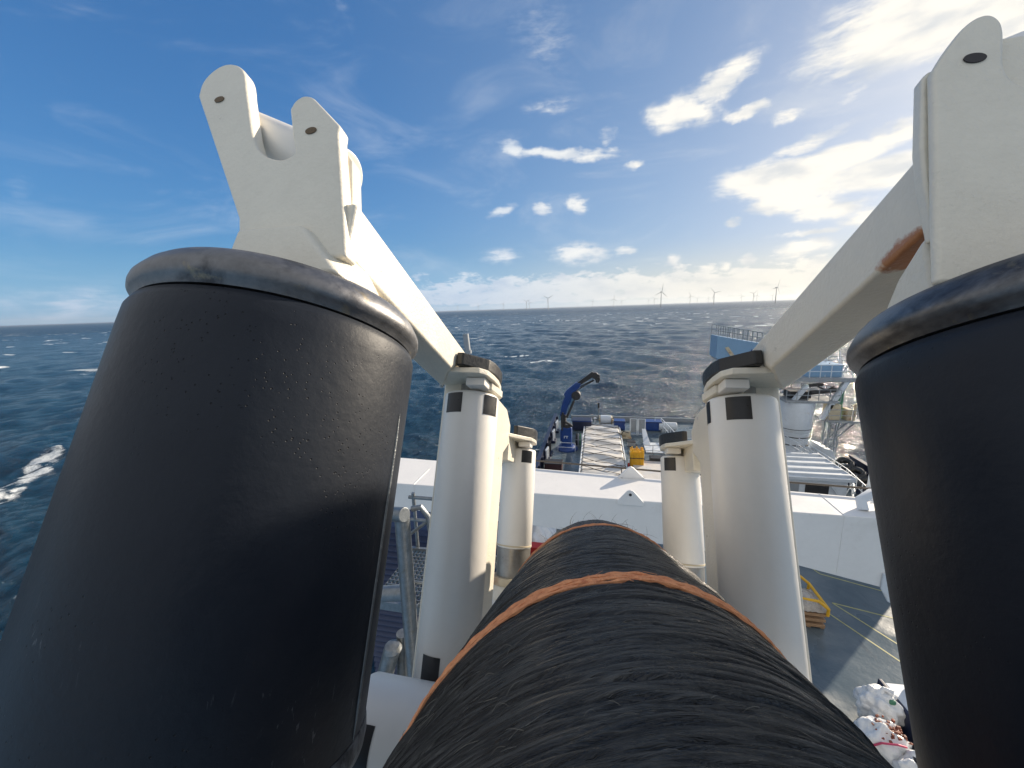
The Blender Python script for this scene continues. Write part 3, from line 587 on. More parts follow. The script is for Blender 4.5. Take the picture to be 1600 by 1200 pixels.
# ------------------------------------------------------------------ port ladder and galvanised pipework (left, beside the near post)
lp = empty('ladder_platform', 'galvanised pipe ladder and grating platform beside the left drum', 'ladder', (-1.36, 2.2, -3.6))
MB().cyl((.0, 0, -.6), (.055, 0, 2.24), .052, n=28).build('pole', 'galv', lp)
b = MB(); b.cyl((-.20, .06, 2.19), (.105, -.05, 2.26), .05, n=28); b.build('crossbar', 'galv', lp, bevel=.006)
MB().cyl((-.27, .15, -.6), (-.10, .1, 1.15), .045, n=24).build('strut', 'galv', lp)
b = MB(); b.cyl((-.42, -.1, .2), (-.14, 0, 1.08), .062, n=24); b.lathe([(.01, 1.06), (.055, 1.07), (.07, 1.10), (.055, 1.135), (.01, 1.145)], 24, (-.13, 0)); b.build('elbow_pipe', 'galv', lp)
b = MB(); b.cyl((-.5, .2, 1.35), (-.08, .18, 1.45), .06, n=24); b.build('crossbar', 'galv', lp)
b = MB(); b.tube([(.08, .1, 2.22), (.15, .1, 2.24), (.20, .1, 2.17), (.215, .1, 2.0), (.22, .1, 1.2), (.22, .1, .6)], .021, 10); b.build('handrail', 'galv', lp)
b = MB(); b.tube([(.36, .7, 2.9), (.29, .7, 2.82), (.25, .7, 2.6), (.27, .7, 2.3)], .016, 8); b.tube([(.02, .9, 2.95), (.16, .9, 3.12), (.42, .9, 3.16)], .02, 8); b.build('handrail', 'galv', lp)
b = MB()
for i in range(15): b.box(-.5, .42, .35+i*.05, .358+i*.05, 1.16, 1.185)
for i in range(24): b.box(-.5+i*.04, -.496+i*.04, .35, 1.06, 1.162, 1.18)
b.box(-.52, .44, .32, .35, 1.12, 1.2); b.box(-.52, .44, 1.06, 1.09, 1.12, 1.2); b.build('grating', 'galv', lp)
b = MB()
for z in (1.5, 1.75): b.cyl((-.5, 1.1, z), (.6, 1.1, z), .018)
b.cyl((-.45, 1.1, 1.2), (-.45, 1.1, 1.8), .018); b.cyl((.55, 1.1, 1.2), (.55, 1.1, 1.8), .018); b.build('guard_rail', 'galv', lp)
MB().cyl((.05, .1, 2.02), (.2, .1, 2.14), .012).build('brace', 'galv', lp); MB().cyl((.06, .1, 1.42), (.2, .1, 1.55), .012).build('brace', 'galv', lp); MB().cyl((.04, .1, 1.62), (.24, .1, 1.62), .014).build('brace', 'galv', lp)

# grey pipe head standing behind the left beam
gp = empty('vent_pipe', 'short grey vent pipe standing behind the left sloping beam', 'pipe', (-2.07, 6.0, -1.6))
b = MB(); b.cyl((0, 0, 0), (-.01, 0, 1.0), .035, n=16); b.cyl((-.01, 0, .95), (-.03, 0, 1.22), .048, n=16); b.cyl((.0, 0, .9), (0, 0, .95), .055, n=16); b.build('pipe', 'grey', gp)
b = MB(); b.cyl((0, 0, -2.4), (0, 0, 0), .05, n=16); b.build('support', 'grey', gp)

# ------------------------------------------------------------------ far deck: crane, hatch, gear
def railing(b, pts, h=1.05, step=1.2, r=.025):
    for (p, q) in zip(pts[:-1], pts[1:]):
        p = Vector(p); q = Vector(q); n = max(1, int((q-p).length/step))
        for i in range(n+1):
            c = p.lerp(q, i/n); b.cyl(c, c+Vector((0, 0, h)), r, n=6)
        for k in (.5, 1): b.cyl(p+Vector((0, 0, h*k)), q+Vector((0, 0, h*k)), r, n=6)
cz = DK
kc = empty('knuckle_crane', 'blue folding knuckle boom crane standing on the port side of the deck', 'crane', (-3.05, 39.5, DK))
b = MB(); b.lathe([(1.15, 0), (1.15, .12), (.75, .5), (.55, .6)], 12); b.build('base_skirt', 'blue', kc)
b = MB(); b.box(-.55, .5, -.5, .5, .5, 2.5); b.box(-.7, -.55, -.3, .3, .9, 2.2); b.build('pedestal', 'blue', kc, bevel=.06)
b = MB(); b.box(-.62, -.1, -.45, .45, 2.5, 3.9); b.lathe([(.5, 2.4), (.5, 2.8)], 20); b.cyl((-.2, -.5, 3.2), (.6, -.5, 2.7), .12); b.cyl((-.5, -.48, 2.2), (-.4, -.48, 4.2), .1); b.build('turret', 'darkmetal', kc, bevel=.03)
b = MB(); b.prism([(-.75, 3.7), (-.15, 3.6), (.1, 4.6), (.65, 5.9), (.75, 6.6), (.1, 6.6), (-.45, 5.2)], -.32, .32, 'y'); b.build('main_boom', 'blue', kc, bevel=.05)
b = MB(); b.cyl((.0, -.38, 3.6), (.75, -.38, 5.4), .13); b.cyl((.6, -.38, 5.1), (.95, -.38, 5.9), .07); b.build('lift_cylinder', 'darkmetal', kc)
b = MB(); b.cyl((.95, -.42, 5.95), (.95, .42, 5.95), .46, n=24); b.build('knuckle_joint', 'darkmetal', kc, bevel=.03)
b = MB(); b.prism([(-.35, 6.0), (.1, 5.7), (1.3, 6.75), (1.45, 7.25), (.95, 7.3), (.0, 6.5)], -.30, .30, 'y'); b.build('outer_boom', 'blue', kc, bevel=.05)
b = MB(); b.prism([(.9, 7.15), (1.1, 6.85), (2.75, 7.95), (2.75, 8.35), (2.55, 8.42)], -.22, .22, 'y'); b.build('extension', 'darkmetal', kc, bevel=.03)
b = MB(); b.cyl((1.2, -.15, 6.8), (2.7, -.15, 7.6), .05, n=8); b.cyl((1.3, .15, 6.65), (2.8, .15, 7.5), .05, n=8); b.cyl((1.0, 0, 6.4), (2.4, 0, 7.35), .04, n=8); b.build('hose', 'darkmetal', kc)
b = MB(); b.cyl((2.85, -.3, 8.05), (2.85, .3, 8.05), .32, n=20); b.tube([(2.95, 0, 8.2), (3.25, 0, 8.05), (3.3, 0, 7.6), (3.15, 0, 7.3)], .09); b.tube([(2.8, 0, 7.9), (3.0, 0, 7.6), (3.05, 0, 7.3)], .09); b.cyl((3.05, -.1, 7.7), (3.05, .1, 7.7), .2); b.build('grapple', 'darkmetal', kc)
b = MB(); railing(b, [(-.9, -.9, 0), (.9, -.9, 0)], 1.0, .9, .03); b.build('guard_rail', 'shipwhite', kc)
b = MB(); b.box(-.3, .15, -.515, -.505, 1.55, 1.62); b.box(-.3, -.22, -.515, -.505, 1.35, 1.62); b.box(-.02, .06, -.515, -.505, 1.35, 1.62); b.build('lettering', 'shipwhite', kc)

# lashed tarpaulin hatch
ht = empty('lashed_hatch', 'long white tarpaulin-covered hatch criss-crossed by dark lashing ropes', 'hatch', (.65, 36, DK))
nx, ny = 40, 120; xs = np.linspace(-2.02, 2.02, nx); ys = np.linspace(-14, 10.9, ny); XX, YY = np.meshgrid(xs, ys, indexing='ij')
ZZ = .55+.10*np.sin(YY*2*pi/4.3+.4*np.sin(XX*1.3))*(1-(XX/2.2)**2)+.05*np.sin(YY*2.9+XX); ZZ[0, :] = .2; ZZ[-1, :] = .2
gridmesh(np.stack([XX, YY, ZZ], -1), 'tarpaulin', M['tarp'], ht)
b = MB(); b.box(-2.15, -2.02, -14, 10.9, 0, .62); b.box(2.02, 2.15, -14, 10.9, 0, .45); b.box(-2.15, 2.15, 10.9, 11.0, 0, .6); b.box(-2.15, 2.15, -14.1, -14, 0, .6); b.build('coaming', 'shipwhite', ht, bevel=.02)
for i, y in enumerate(np.arange(-13, 10, 1.9)):
    for sgn in (1, -1):
        y0 = y+(.0 if sgn > 0 else 1.0); y1 = y+(1.75 if sgn > 0 else -.6)
        p = [(-2.02, y0, .62)]+[(xx, y0+(y1-y0)*(xx+2)/4+.1*sin(xx*2+i), .70+.03*sin(xx*3)) for xx in np.linspace(-1.8, 1.8, 7)]+[(2.05, y1, .5)]
        MB().tube(p, .03, 6).build('lashing_rope', 'rope', ht)
def thing_box(name, label, cat, loc, dims, m, extra=None, group=None):
    e = empty(name, label, cat, loc, group=group); w, d, h = dims
    MB().box(-w/2, w/2, -d/2, d/2, .06, h).build('body', m, e, bevel=.04)
    b = MB(); b.box(-w/2-.03, w/2+.03, -d/2-.03, d/2+.03, h-.12, h-.04)
    for x in (-w/2+.1, w/2-.1): MB().box(x-.06, x+.06, -d/2-.02, d/2+.02, 0, .1).build('skid', extra or 'grey', e)
    b.build('frame', extra or 'grey', e, bevel=.01); return e
thing_box('equipment_box', 'dark navy equipment box beside the blue crane at the stern', 'box', (-1.75, 46.6, DK), (2.3, 1.6, 1.3), 'navy', 'blue')
thing_box('equipment_box', 'blue equipment box between the white winch drum and the white frames', 'box', (2.75, 47.2, DK), (1.3, 1.2, 1.15), 'blue', 'navy')
thing_box('equipment_box', 'wide blue equipment box right of the white frames at the stern', 'box', (6.7, 47.3, DK), (1.9, 1.3, 1.15), 'blue', 'navy')
# white winch drum
wd = empty('winch', 'small white winch drum just behind the far end of the hatch', 'winch', (1.15, 48.3, DK))
b = MB(); b.cyl((-.65, 0, .75), (.65, 0, .75), .62, n=28); b.build('drum', 'shipwhite', wd, bevel=.05)
b = MB(); b.box(-.8, -.68, -.6, .6, 0, 1.2); b.box(.68, .8, -.6, .6, 0, 1.2); b.cyl((-.9, 0, .75), (.95, 0, .75), .12); b.build('stand', 'ochre', wd, bevel=.03)
for i, (x, y, h, lb) in enumerate(((-.15, 48.4, .95, 'left of two small white mooring rollers beside the winch'), (-.65, 48.2, .7, 'shorter white mooring roller farther from the winch'))):
    e = empty('mooring_roller', lb, 'roller', (x, y, DK)); MB().lathe([(.2, 0), (.2, .1), (.12, .2), (.12, h-.2), (.2, h-.1), (.2, h)], 20).build('barrel', 'shipwhite', e)
e = empty('stern_light_mast', 'thin black light mast at the stern rail behind the winch', 'mast', (.25, 50.6, DK))
b = MB(); b.cyl((0, 0, 0), (0, 0, 1.7), .05, n=8); b.build('pole', 'galv', e); b = MB(); b.box(-.12, .12, -.12, .12, 1.7, 2.4); b.build('lamp_housing', 'tape', e, bevel=.02)
# twin white frames, like upright folding racks
for x, lb in ((4.25, 'left upright white rack with pale panel at the stern'), (5.15, 'right upright white rack with pale panel at the stern')):
    e = empty('white_rack', lb, 'rack', (x, 45.0, DK), group='twin white racks')
    b = MB()
    for xx in (-.38, .38): b.cyl((xx, 0, 0), (xx, .25, 1.9), .05, n=8)
    for z in (.1, 1.88): b.cyl((-.38, .25*z/1.9, z), (.38, .25*z/1.9, z), .05, n=8)
    b.build('frame', 'shipwhite', e); b = MB(); b.hexa([(-.28, .03, .3), (.28, .03, .3), (.28, .08, .3), (-.28, .08, .3), (-.28, .2, 1.7), (.28, .2, 1.7), (.28, .25, 1.7), (-.28, .25, 1.7)]); b.build('panel', 'grey', e)
e = empty('gangplank', 'short narrow white gangplank leaning from the white racks', 'gangplank', (5.1, 43.0, DK))
b = MB(); b.hexa([(-.1, -1.6, .05), (.6, -1.6, .05), (.4, 1.4, .9), (0, 1.4, .9), (-.1, -1.6, .15), (.6, -1.6, .15), (.4, 1.4, 1.0), (0, 1.4, 1.0)]); b.build('plank', 'shipwhite', e, bevel=.02)
b = MB(); b.box(.05, .12, 1.45, 1.55, 0, .89); b.box(.38, .45, 1.45, 1.55, 0, .89); b.build('trestle', 'shipwhite', e)
e = empty('machinery_skid', 'low brownish hydraulic skid beside the hatch corner', 'machinery', (3.2, 43.9, DK))
b = MB(); b.box(-.7, .7, -.5, .5, .0, .2); b.cyl((-.5, 0, .5), (.4, 0, .5), .28, n=16); b.box(.1, .6, -.3, .3, .2, .8); b.build('motor', 'ochre', e, bevel=.03)
b = MB(); b.tube([(-.5, -.3, .3), (-.2, -.45, .9), (.4, -.3, .7)], .05); b.build('hose', 'darkmetal', e)
e = empty('grey_tank', 'pale grey horizontal tank at the stern right of the blue boxes', 'tank', (8.3, 46.9, DK))
b = MB(); b.cyl((-1.0, 0, .6), (1.0, 0, .6), .5, n=28); b.build('shell', 'shipwhite', e, bevel=.08)
for x in (-.725, .725): MB().box(x-.075, x+.075, -.45, .45, 0, .4).build('saddle', 'grey', e)
e = empty('stern_railing', 'white tubular railing with ladder-like stanchions right of the blue box', 'railing', (7.3, 44, DK))
b = MB(); railing(b, [(-.4, 3.2, 0), (.3, 3.2, 0), (1.0, -3.5, 0)], 1.5, .9, .04); b.build('rails', 'shipwhite', e)
e = empty('deck_railing', 'thin dark railing standing behind the yellow basket', 'railing', (5.5, 38.6, DK))
b = MB(); railing(b, [(-1.0, 0, 0), (1.1, 0, 0)], 1.1, .7, .03); b.build('rails', 'grey', e)
e = empty('rope_coil', 'coil of dark rope lying on deck between the blue crane and the hatch', 'rope coil', (-2.0, 42.6, DK))
b = MB(); b.tube([((.42-.004*k)*cos(k*.5), (.42-.004*k)*sin(k*.5), .06+.0045*k) for k in range(60)], .05, 6); b.build('coil', 'rope', e)
e = empty('gas_bottle_rack', 'small rack of gas bottles on deck beside the blue crane base', 'rack', (-1.85, 40.6, DK))
for k in range(4): MB().lathe([(.10, .05), (.11, .1), (.11, 1.15), (.05, 1.3), (.04, 1.4)], 14, (-.25+.24*k*.8, 0)).build('bottle', ('darkmetal', 'grey', 'green', 'shipwhite')[k], e)
b = MB(); b.box(-.45, .5, -.2, .2, 0, .05); b.box(-.45, .5, .16, .2, .05, .95); b.box(-.45, .5, -.2, -.17, .7, .78); b.build('frame', 'grey', e)
e = empty('hose_run', 'dark hydraulic hose snaking over the deck right of the hatch', 'hose', (3.6, 39.2, DK))
b = MB(); b.tube([(.2+.5*sin(k*.5), -3.0+.32*k, .06) for k in range(22)], .05, 6); b.build('hose', 'darkmetal', e)
e = empty('tool_chest', 'small grey tool chest on deck right of the hatch near its far end', 'chest', (3.7, 41.2, DK))
MB().box(-.4, .4, -.25, .25, .05, .5).build('body', 'grey', e, bevel=.03); MB().box(-.42, .42, -.27, .27, .5, .58).build('lid', 'darkmetal', e, bevel=.02)
# yellow basket
e = empty('yellow_basket', 'bright yellow ribbed lifting basket standing right of the hatch', 'basket', (3.75, 35.9, DK))
b = MB(); b.box(-.5, .5, -.35, .35, .05, .12)
for i in range(9):
    for yy in (-.36, .36): b.cyl((-.55+i*1.1/8, yy, 0), (-.55+i*1.1/8, yy, 1.65+.12*sin(i*1.9)), .055, n=8)
for i in range(5):
    for xx in (-.56, .56): b.cyl((xx, -.36+.72*i/4, 0), (xx, -.36+.72*i/4, 1.55), .055, n=8)
b.build('ribs', 'yellow', e)
b = MB(); b.box(-.52, .52, -.33, .33, .12, 1.45); b.build('load', 'yellow', e, bevel=.05)
b = MB(); b.box(-.66, .66, -.43, -.40, .85, .92); b.box(-.66, -.62, -.43, .43, .0, 1.0); b.box(.62, .66, -.43, .43, .85, .92); b.build('strap', 'tape', e)
e = empty('red_bollard', 'little red and white marker post at the hatch corner by the yellow basket', 'bollard', (2.98, 35.2, DK))
b = MB(); b.cyl((0, 0, 0), (0, 0, .55), .07); b.build('post', 'red', e); b = MB(); b.cyl((0, 0, .55), (0, 0, .9), .07); b.build('cap', 'shipwhite', e)
# pale deck covers right of the basket
e = empty('hatch_cover', 'flat off-white hatch cover in front of the dark coaming strip', 'hatch', (6.4, 33.7, DK))
MB().box(-3.0, 2.6, -2.8, 3.0, .0, .22).build('panel', 'tarp', e, bevel=.03)
MB().box(-1.3, 2.8, 3.0, 3.9, .0, .5).build('coaming', 'darkmetal', e, bevel=.03)
e = empty('hatch_cover', 'pale blue-white hatch cover near the stern right of the gangplank', 'hatch', (6.0, 40.8, DK))
MB().box(-1.0, 2.2, -1.5, 1.5, .0, .12).build('panel', 'shipwhite', e, bevel=.02)
# gear against the port bulwark
for i, (y, m, lb) in enumerate(((45.2, 'shipwhite', 'small white fitting on the port bulwark beside the crane'), (41.6, 'shipwhite', 'pair of pale cleats on the port bulwark halfway along'), (37.6, 'darkmetal', 'dark coiled gear on the port bulwark before the crane'), (35.9, 'shipwhite', 'pale hooked fitting on the port bulwark nearest the beam'))):
    e = empty('bulwark_fitting', lb, 'fitting', (-4.75, y, DK+.0))
    b = MB(); b.cyl((0, -.4, .0), (0, -.4, 1.3), .09, n=8); b.cyl((.05, .4, .0), (.05, .4, 1.2), .09, n=8); b.tube([(-.1, -.4, 1.2), (.1, 0, 1.45), (0, .5, 1.15)], .1, 8); b.build('horns', m, e); b = MB(); b.box(-.25, .3, -.6, .6, 0, .25); b.build('base', 'navy', e, bevel=.03)
e = empty('dark_locker', 'low dark red-brown locker at the port bulwark nearest the beam', 'locker', (-3.9, 34.0, DK))
MB().box(-.8, .8, -.5, .6, 0, .7).build('body', mat('maroon_paint', (.05, .018, .02), .5), e, bevel=.03); MB().box(-.84, .84, -.54, .64, .7, .76).build('lid', 'darkmetal', e, bevel=.01)
e = empty('tarpaulin_heap', 'crumpled white sheet over gear seen just under the beam by the far left post', 'tarpaulin', (-3.6, 22.9, DK))
g = np.random.default_rng(2); XX, YY = np.meshgrid(np.linspace(-1, 1, 26), np.linspace(-1, 1, 26), indexing='ij'); ZZ = np.maximum(0, 1-(XX**2+YY**2)*.9)*1.0+.18*np.sin(XX*7+YY*4)*np.sin(YY*6)
gridmesh(np.stack([XX*1.0, YY*1.3, np.maximum(ZZ, .02)], -1), 'sheet', M['plastic'], e)
MB().box(-.6, .5, -1.9, -1.3, 0, .5).build('crate', 'red', e, bevel=.03)
# railing beyond the right of the beam
# ------------------------------------------------------------------ starboard crane and cabin
oc = empty('offshore_crane', 'large white pedestal crane with blue machinery house and railed platforms to starboard', 'crane', (19.3, 42, DK))
b = MB(); b.lathe([(1.75, 0), (1.75, .35), (1.3, .4), (1.3, 2.0), (1.36, 2.0), (1.36, 2.1), (1.3, 2.12)], 48); b.build('pedestal', 'shipwhite', oc, sharp=50)
b = MB(); b.lathe([(1.33, 2.12), (1.38, 2.2), (1.42, 3.0), (1.50, 5.1), (1.45, 5.25), (.3, 5.3)], 48); b.build('slewing_column', 'shipwhite', oc, sharp=50)
b = MB()
for z in (.9, 1.7, 2.5): b.lathe([(1.40, z), (1.40, z+.06)], 48)
b.build('pipe_ring', 'darkmetal', oc)
for x0, z0, x1, z1 in ((-.9, 5.1, .3, 7.0), (1.75, 3.6, 3.5, 7.4)):
    b = MB(); b.hexa([(x0-.22, -1.2, z0), (x0+.22, -1.2, z0), (x0+.22, -.8, z0), (x0-.22, -.8, z0), (x1-.22, -1.2, z1), (x1+.22, -1.2, z1), (x1+.22, -.8, z1), (x1-.22, -.8, z1)]); b.build('strut', 'shipwhite', oc, bevel=.04)
b = MB(); b.box(-1.6, 2.9, -1.5, 1.8, 5.3, 5.5); b.build('walkway', 'grey', oc, bevel=.02)
b = MB(); railing(b, [(-1.6, -1.5, 5.5), (2.9, -1.5, 5.5), (2.9, 1.8, 5.5)], 1.1, .8, .035); railing(b, [(-1.6, 1.8, 5.5), (2.9, 1.8, 5.5)], 1.1, .8, .035); b.build('guard_rail', 'grey', oc)
b = MB(); b.box(-2.4, 4.6, -1.3, 2.2, 7.3, 7.7); b.build('upper_platform', 'grey', oc, bevel=.03)
b = MB(); railing(b, [(-2.4, -1.3, 7.7), (4.6, -1.3, 7.7), (4.6, 2.2, 7.7), (-2.4, 2.2, 7.7)], 1.2, .8, .035)
for x in np.arange(1.0, 4.4, .35): b.cyl((x, random.uniform(-1, 2), 7.7), (x+random.uniform(-.1, .1), random.uniform(-1, 2), 7.7+random.uniform(.9, 2.9)), .04, n=6)
for z in (8.6, 9.3): b.cyl((1.5, 1.6, z), (4.5, 1.8, z), .035, n=6)
b.build('guard_rail', 'shipwhite', oc)
b = MB(); b.box(.2, 3.1, -.9, 1.4, 7.7, 8.9); b.build('winch_house', 'lightblue', oc, bevel=.03)
b = MB(); b.box(-.9, .9, -.6, .8, 5.55, 6.2); b.cyl((.6, -1.0, 6.2), (2.6, -1.0, 6.5), .22, n=12); b.cyl((.3, -1.1, 6.9), (1.6, -.9, 7.0), .14, n=12); b.tube([(1.0, -1.2, 6.9), (1.8, -1.2, 6.5), (2.4, -1.2, 6.9)], .07); b.build('hoist_gear', 'darkmetal', oc)
b = MB()
b.prism([(-7.9, 11.75), (-7.9, 9.6), (-7.0, 9.0), (-2.2, 8.2), (-2.2, 10.6)], -1.2, 1.2, 'y'); b.build('machinery_house', 'lightblue', oc, bevel=.03)
b = MB(); b.prism([(-7.2, 10.6), (-6.9, 10.7), (-5.7, 9.0), (-6.0, 8.85)], -1.26, -1.21, 'y'); b.build('diagonal_stripe', 'ochre', oc)
MB().box(-4.9, -4.4, -1.25, -1.21, 9.9, 10.4).build('blue_panel', 'blue', oc)
b = MB(); b.box(-6.6, -2.2, -1.0, 1.0, 7.2, 8.15); b.build('boom_heel', 'shipwhite', oc, bevel=.04)
b = MB()
for yy in (-1.15, 1.15): railing(b, [(-7.85, yy, 11.75), (-2.3, yy, 10.62)], 1.0, .42, .03)
b.build('roof_rail', 'grey', oc)
# right hand platform with ladder tower
b = MB(); b.box(2.0, 5.0, -1.6, .6, 3.45, 3.62); b.build('side_platform', 'grey', oc, bevel=.02)
b = MB(); railing(b, [(2.0, -1.6, 3.62), (5.0, -1.6, 3.62), (5.0, .6, 3.62)], 1.1, 1.0, .035); b.build('guard_rail', 'grey', oc)
b = MB(); b.box(3.3, 3.6, -.6, -.3, 3.62, 6.9); b.build('mast', 'green', oc); b = MB(); b.box(2.3, 3.2, -1.2, 0, 3.62, 5.1); b.box(3.7, 4.1, -1.3, -.4, 3.62, 4.7); b.cyl((4.3, -1.2, 3.6), (4.35, -1.2, 5.2), .12, n=10); b.cyl((4.1, -1.2, 5.0), (4.7, -1.2, 5.4), .08, n=8); b.build('control_unit', 'ochre', oc, bevel=.04)
b = MB()
for x in (2.35, 2.9): b.cyl((x, -1.3, .1), (x, -1.3, 3.45), .07, n=8); b.cyl((x, -.5, .1), (x, -.5, 3.45), .07, n=8)
for i in range(9): b.cyl((2.35, -1.3, .3+i*.36), (2.9, -1.3, .3+i*.36), .035, n=6)
b.cyl((2.9, -1.3, 1.7), (4.4, -1.3, 3.45), .07, n=8); b.cyl((2.9, -.5, 1.7), (4.4, -.5, 3.45), .07, n=8); b.tube([(3.1, -1.2, .1), (3.3, -1.1, 1.2), (3.05, -1.2, 2.2), (3.2, -1.2, 3.4)], .06); b.build('ladder', 'grey', oc)
b = MB(); b.box(-1.4, 3.0, -2.2, 1.2, .0, .06); b.hexa([(1.6, -2.0, .06), (2.9, -2.0, .06), (2.9, .4, .06), (1.6, .4, .06), (1.7, -2.0, 1.1), (2.6, -2.0, .8), (2.6, .4, .8), (1.7, .4, 1.1)]); b.build('foundation', 'shipwhite', oc, bevel=.03)
kb = empty('deck_cabin', 'white deck cabin with ribbed flat roof and dark window in front of the starboard crane', 'cabin', (15.7, 31.2, DK))
b = MB(); b.box(-1.9, 1.9, -1.2, 3.4, 0, 2.1); b.build('wall', 'shipwhite', kb, bevel=.03)
b = MB(); b.box(-2.05, 2.25, -1.4, 3.6, 2.1, 2.35)
b.build('roof', 'shipwhite', kb, bevel=.03)
b = MB()
for y in (-.9, .1, 1.2, 2.3, 3.2): b.box(-1.95, 2.15, y-.12, y+.12, 2.35, 2.5)
b.box(-2.05, -1.97, -1.4, 3.6, 2.35, 2.47); b.box(2.17, 2.25, -1.4, 3.6, 2.35, 2.47); b.build('roof_rib', 'shipwhite', kb, bevel=.02)
f = MB().box(-.75, .75, -1.25, -1.2, .45, 1.75).build('window', 'darkmetal', kb, bevel=.02)
MB().box(-1.75, -1.15, -1.24, -1.2, .1, 1.8).build('door', 'grey', kb, bevel=.02)
b = MB(); b.cyl((1.9, -1.3, .2), (.7, -1.3, 1.9), .04); b.build('brace', 'shipwhite', kb)
e = empty('stair_railing', 'white tangled stair railings between cabin and starboard fenders', 'railing', (18.5, 33, DK))
b = MB(); railing(b, [(-.2, -2.6, 0), (.6, -1.0, 0), (.3, 3.5, .5), (-.8, 7.0, 1.0)], 1.2, .7, .035); railing(b, [(.9, -2.2, 0), (1.2, 1.0, .2), (.2, 6.5, .8)], 1.3, .8, .035)
for i in range(8): b.cyl((.2, -1+i*.9, .1), (1.0-.05*i, -.6+i*.9, 1.6), .035, n=6)
b.build('rails', 'shipwhite', e)
for i, (x, y, lb) in enumerate(((20.9, 36.4, 'black tyre fender farthest along the starboard bulwark'), (20.6, 34.4, 'middle black tyre fender on the starboard bulwark'), (20.3, 32.4, 'black tyre fender nearest the beam on the starboard bulwark'))):
    e = empty('fender', lb, 'fender', (x, y, DK), group='black fenders on the starboard bulwark')
    b = MB(); P = []; 
    for j in range(24):
        a = 2*pi*j/24
        for k in range(10):
            c = 2*pi*k/10; rr_ = .72+.26*cos(c); P.append((rr_*cos(a)*.5, rr_*sin(a), .95+.0*j+.26*sin(c)*1.0+0.2*cos(a)))
    fs = [(j*10+k, j*10+(k+1) % 10, ((j+1) % 24)*10+(k+1) % 10, ((j+1) % 24)*10+k) for j in range(24) for k in range(10)]
    b.add(P, fs, True); b.build('tyre', 'rubber', e); b = MB(); b.tube([(.5, 0, 1.2), (.8, 0, 1.0), (.9, .1, .3), (.6, 0, 0.02)], .05); b.box(-.45, .45, -.6, .6, 0, .7); b.build('mount', 'navy', e, bevel=.03)

# ------------------------------------------------------------------ near deck, starboard: pallet, bags, box
e = empty('pallet_stack', 'stack of wrapped planks under a yellow lifting frame beside the near right post', 'pallet', (9.75, 18.6, DK))
b = MB()
for z in (.0, .28, .56): b.box(-.75, .62, -.8, .8, z+.1, z+.24)
for x in (-.7, 0, .55): b.box(x-.08, x+.08, -.75, .75, 0, .1)
b.build('planks', 'wood', e, bevel=.02)
g = np.random.default_rng(4); XX, YY = np.meshgrid(np.linspace(-1, 1, 22), np.linspace(-1, 1, 22), indexing='ij'); ZZ = .85+.35*(1-XX**2)*(1-YY**2)+.06*g.random(XX.shape)
gridmesh(np.stack([XX*.72, YY*.8, ZZ], -1), 'wrapping', mat('clear_wrap', (.42, .38, .33), .25, var=.3, vscale=4, bump=.05, bscale=6), e)
b = MB()
for yy in (-.85, .85): b.tube([(.62, yy, .8), (.62, yy, 1.15), (.2, yy, 1.5), (-.7, yy, 1.6), (-.7, yy, 0)], .07)
b.cyl((.62, -.85, 1.15), (.62, .85, 1.15), .07); b.build('lifting_frame', 'yellow', e)
def blob(name, m, parent, c, s_, seed, n=26, amp=.16, fr=3):
    g = np.random.default_rng(seed); U_, V_ = np.meshgrid(np.linspace(0, pi, n), np.linspace(0, 2*pi, n*2), indexing='ij'); ph = g.random(6)*6
    d_ = np.stack([np.sin(U_)*np.cos(V_), np.sin(U_)*np.sin(V_), np.cos(U_)], -1)
    r = 1+amp*(np.sin(fr*d_[..., 0]*2+ph[0])*np.sin(fr*d_[..., 1]*2.3+ph[1])+.6*np.sin(fr*4*d_[..., 2]+fr*3*d_[..., 0]+ph[2])*np.sin(fr*3.3*d_[..., 1]+ph[3])+.3*np.abs(np.sin(fr*8*d_[..., 0]+fr*6*d_[..., 1]+ph[4])))
    P = d_*r[..., None]*np.array(s_)+np.array(c); P[..., 2] = np.maximum(P[..., 2], .01); gridmesh(P, name, m, parent)
e = empty('waste_bag', 'knotted white rubbish bag on top of the pile at lower right', 'bag', (9.95, 13.7, DK)); blob('bag', M['plastic'], e, (0, 0, .62), (.62, .55, .62), 1)
b = MB(); b.tube([(0, 0, 1.15), (.1, .05, 1.35), (.3, -.05, 1.3)], [.12, .07, .14]); b.build('knot', 'plastic', e)
b = MB(); b.box(.1, .3, -.3, .1, 1.05, 1.22); b.build('green_wrapper', 'green', e, bevel=.05)
e = empty('bulk_sack', 'open white bulk sack spilling red and brown scrap at lower right', 'sack', (9.2, 12.35, DK)); blob('sack', M['plastic'], e, (0, 0, .6), (.72, .6, .68), 5, amp=.12)
g = np.random.default_rng(8)
b = MB()
for i in range(70):
    x, y = g.normal()*.22+.15, g.normal()*.2; zz = 1.02+g.random()*.22; b.box(x-.05*g.random()-.01, x+.06*g.random()+.01, y-.04, y+.05*g.random(), zz, zz+.03+.1*g.random())
b.build('scrap', mat('red_brown_scrap', (.22, .06, .03), .6, var=.8, vscale=5), e, bevel=.01)
b = MB(); b.tube([(-.72, -.3, .6), (-.3, -.45, 1.15), (.1, -.5, 1.25), (.4, -.4, 1.1)], .03); b.build('cord', mat('pink_cord', (.5, .05, .12), .5), e)
e = empty('bulk_sack', 'sagging pale sack with dark openings at the very bottom right', 'sack', (9.75, 11.5, DK)); blob('sack', M['plastic'], e, (0, 0, .55), (.7, .55, .6), 9, amp=.18)
b = MB(); b.box(-.2, .25, -.2, .2, 1.0, 1.16); b.build('opening', 'darkmetal', e, bevel=.05)
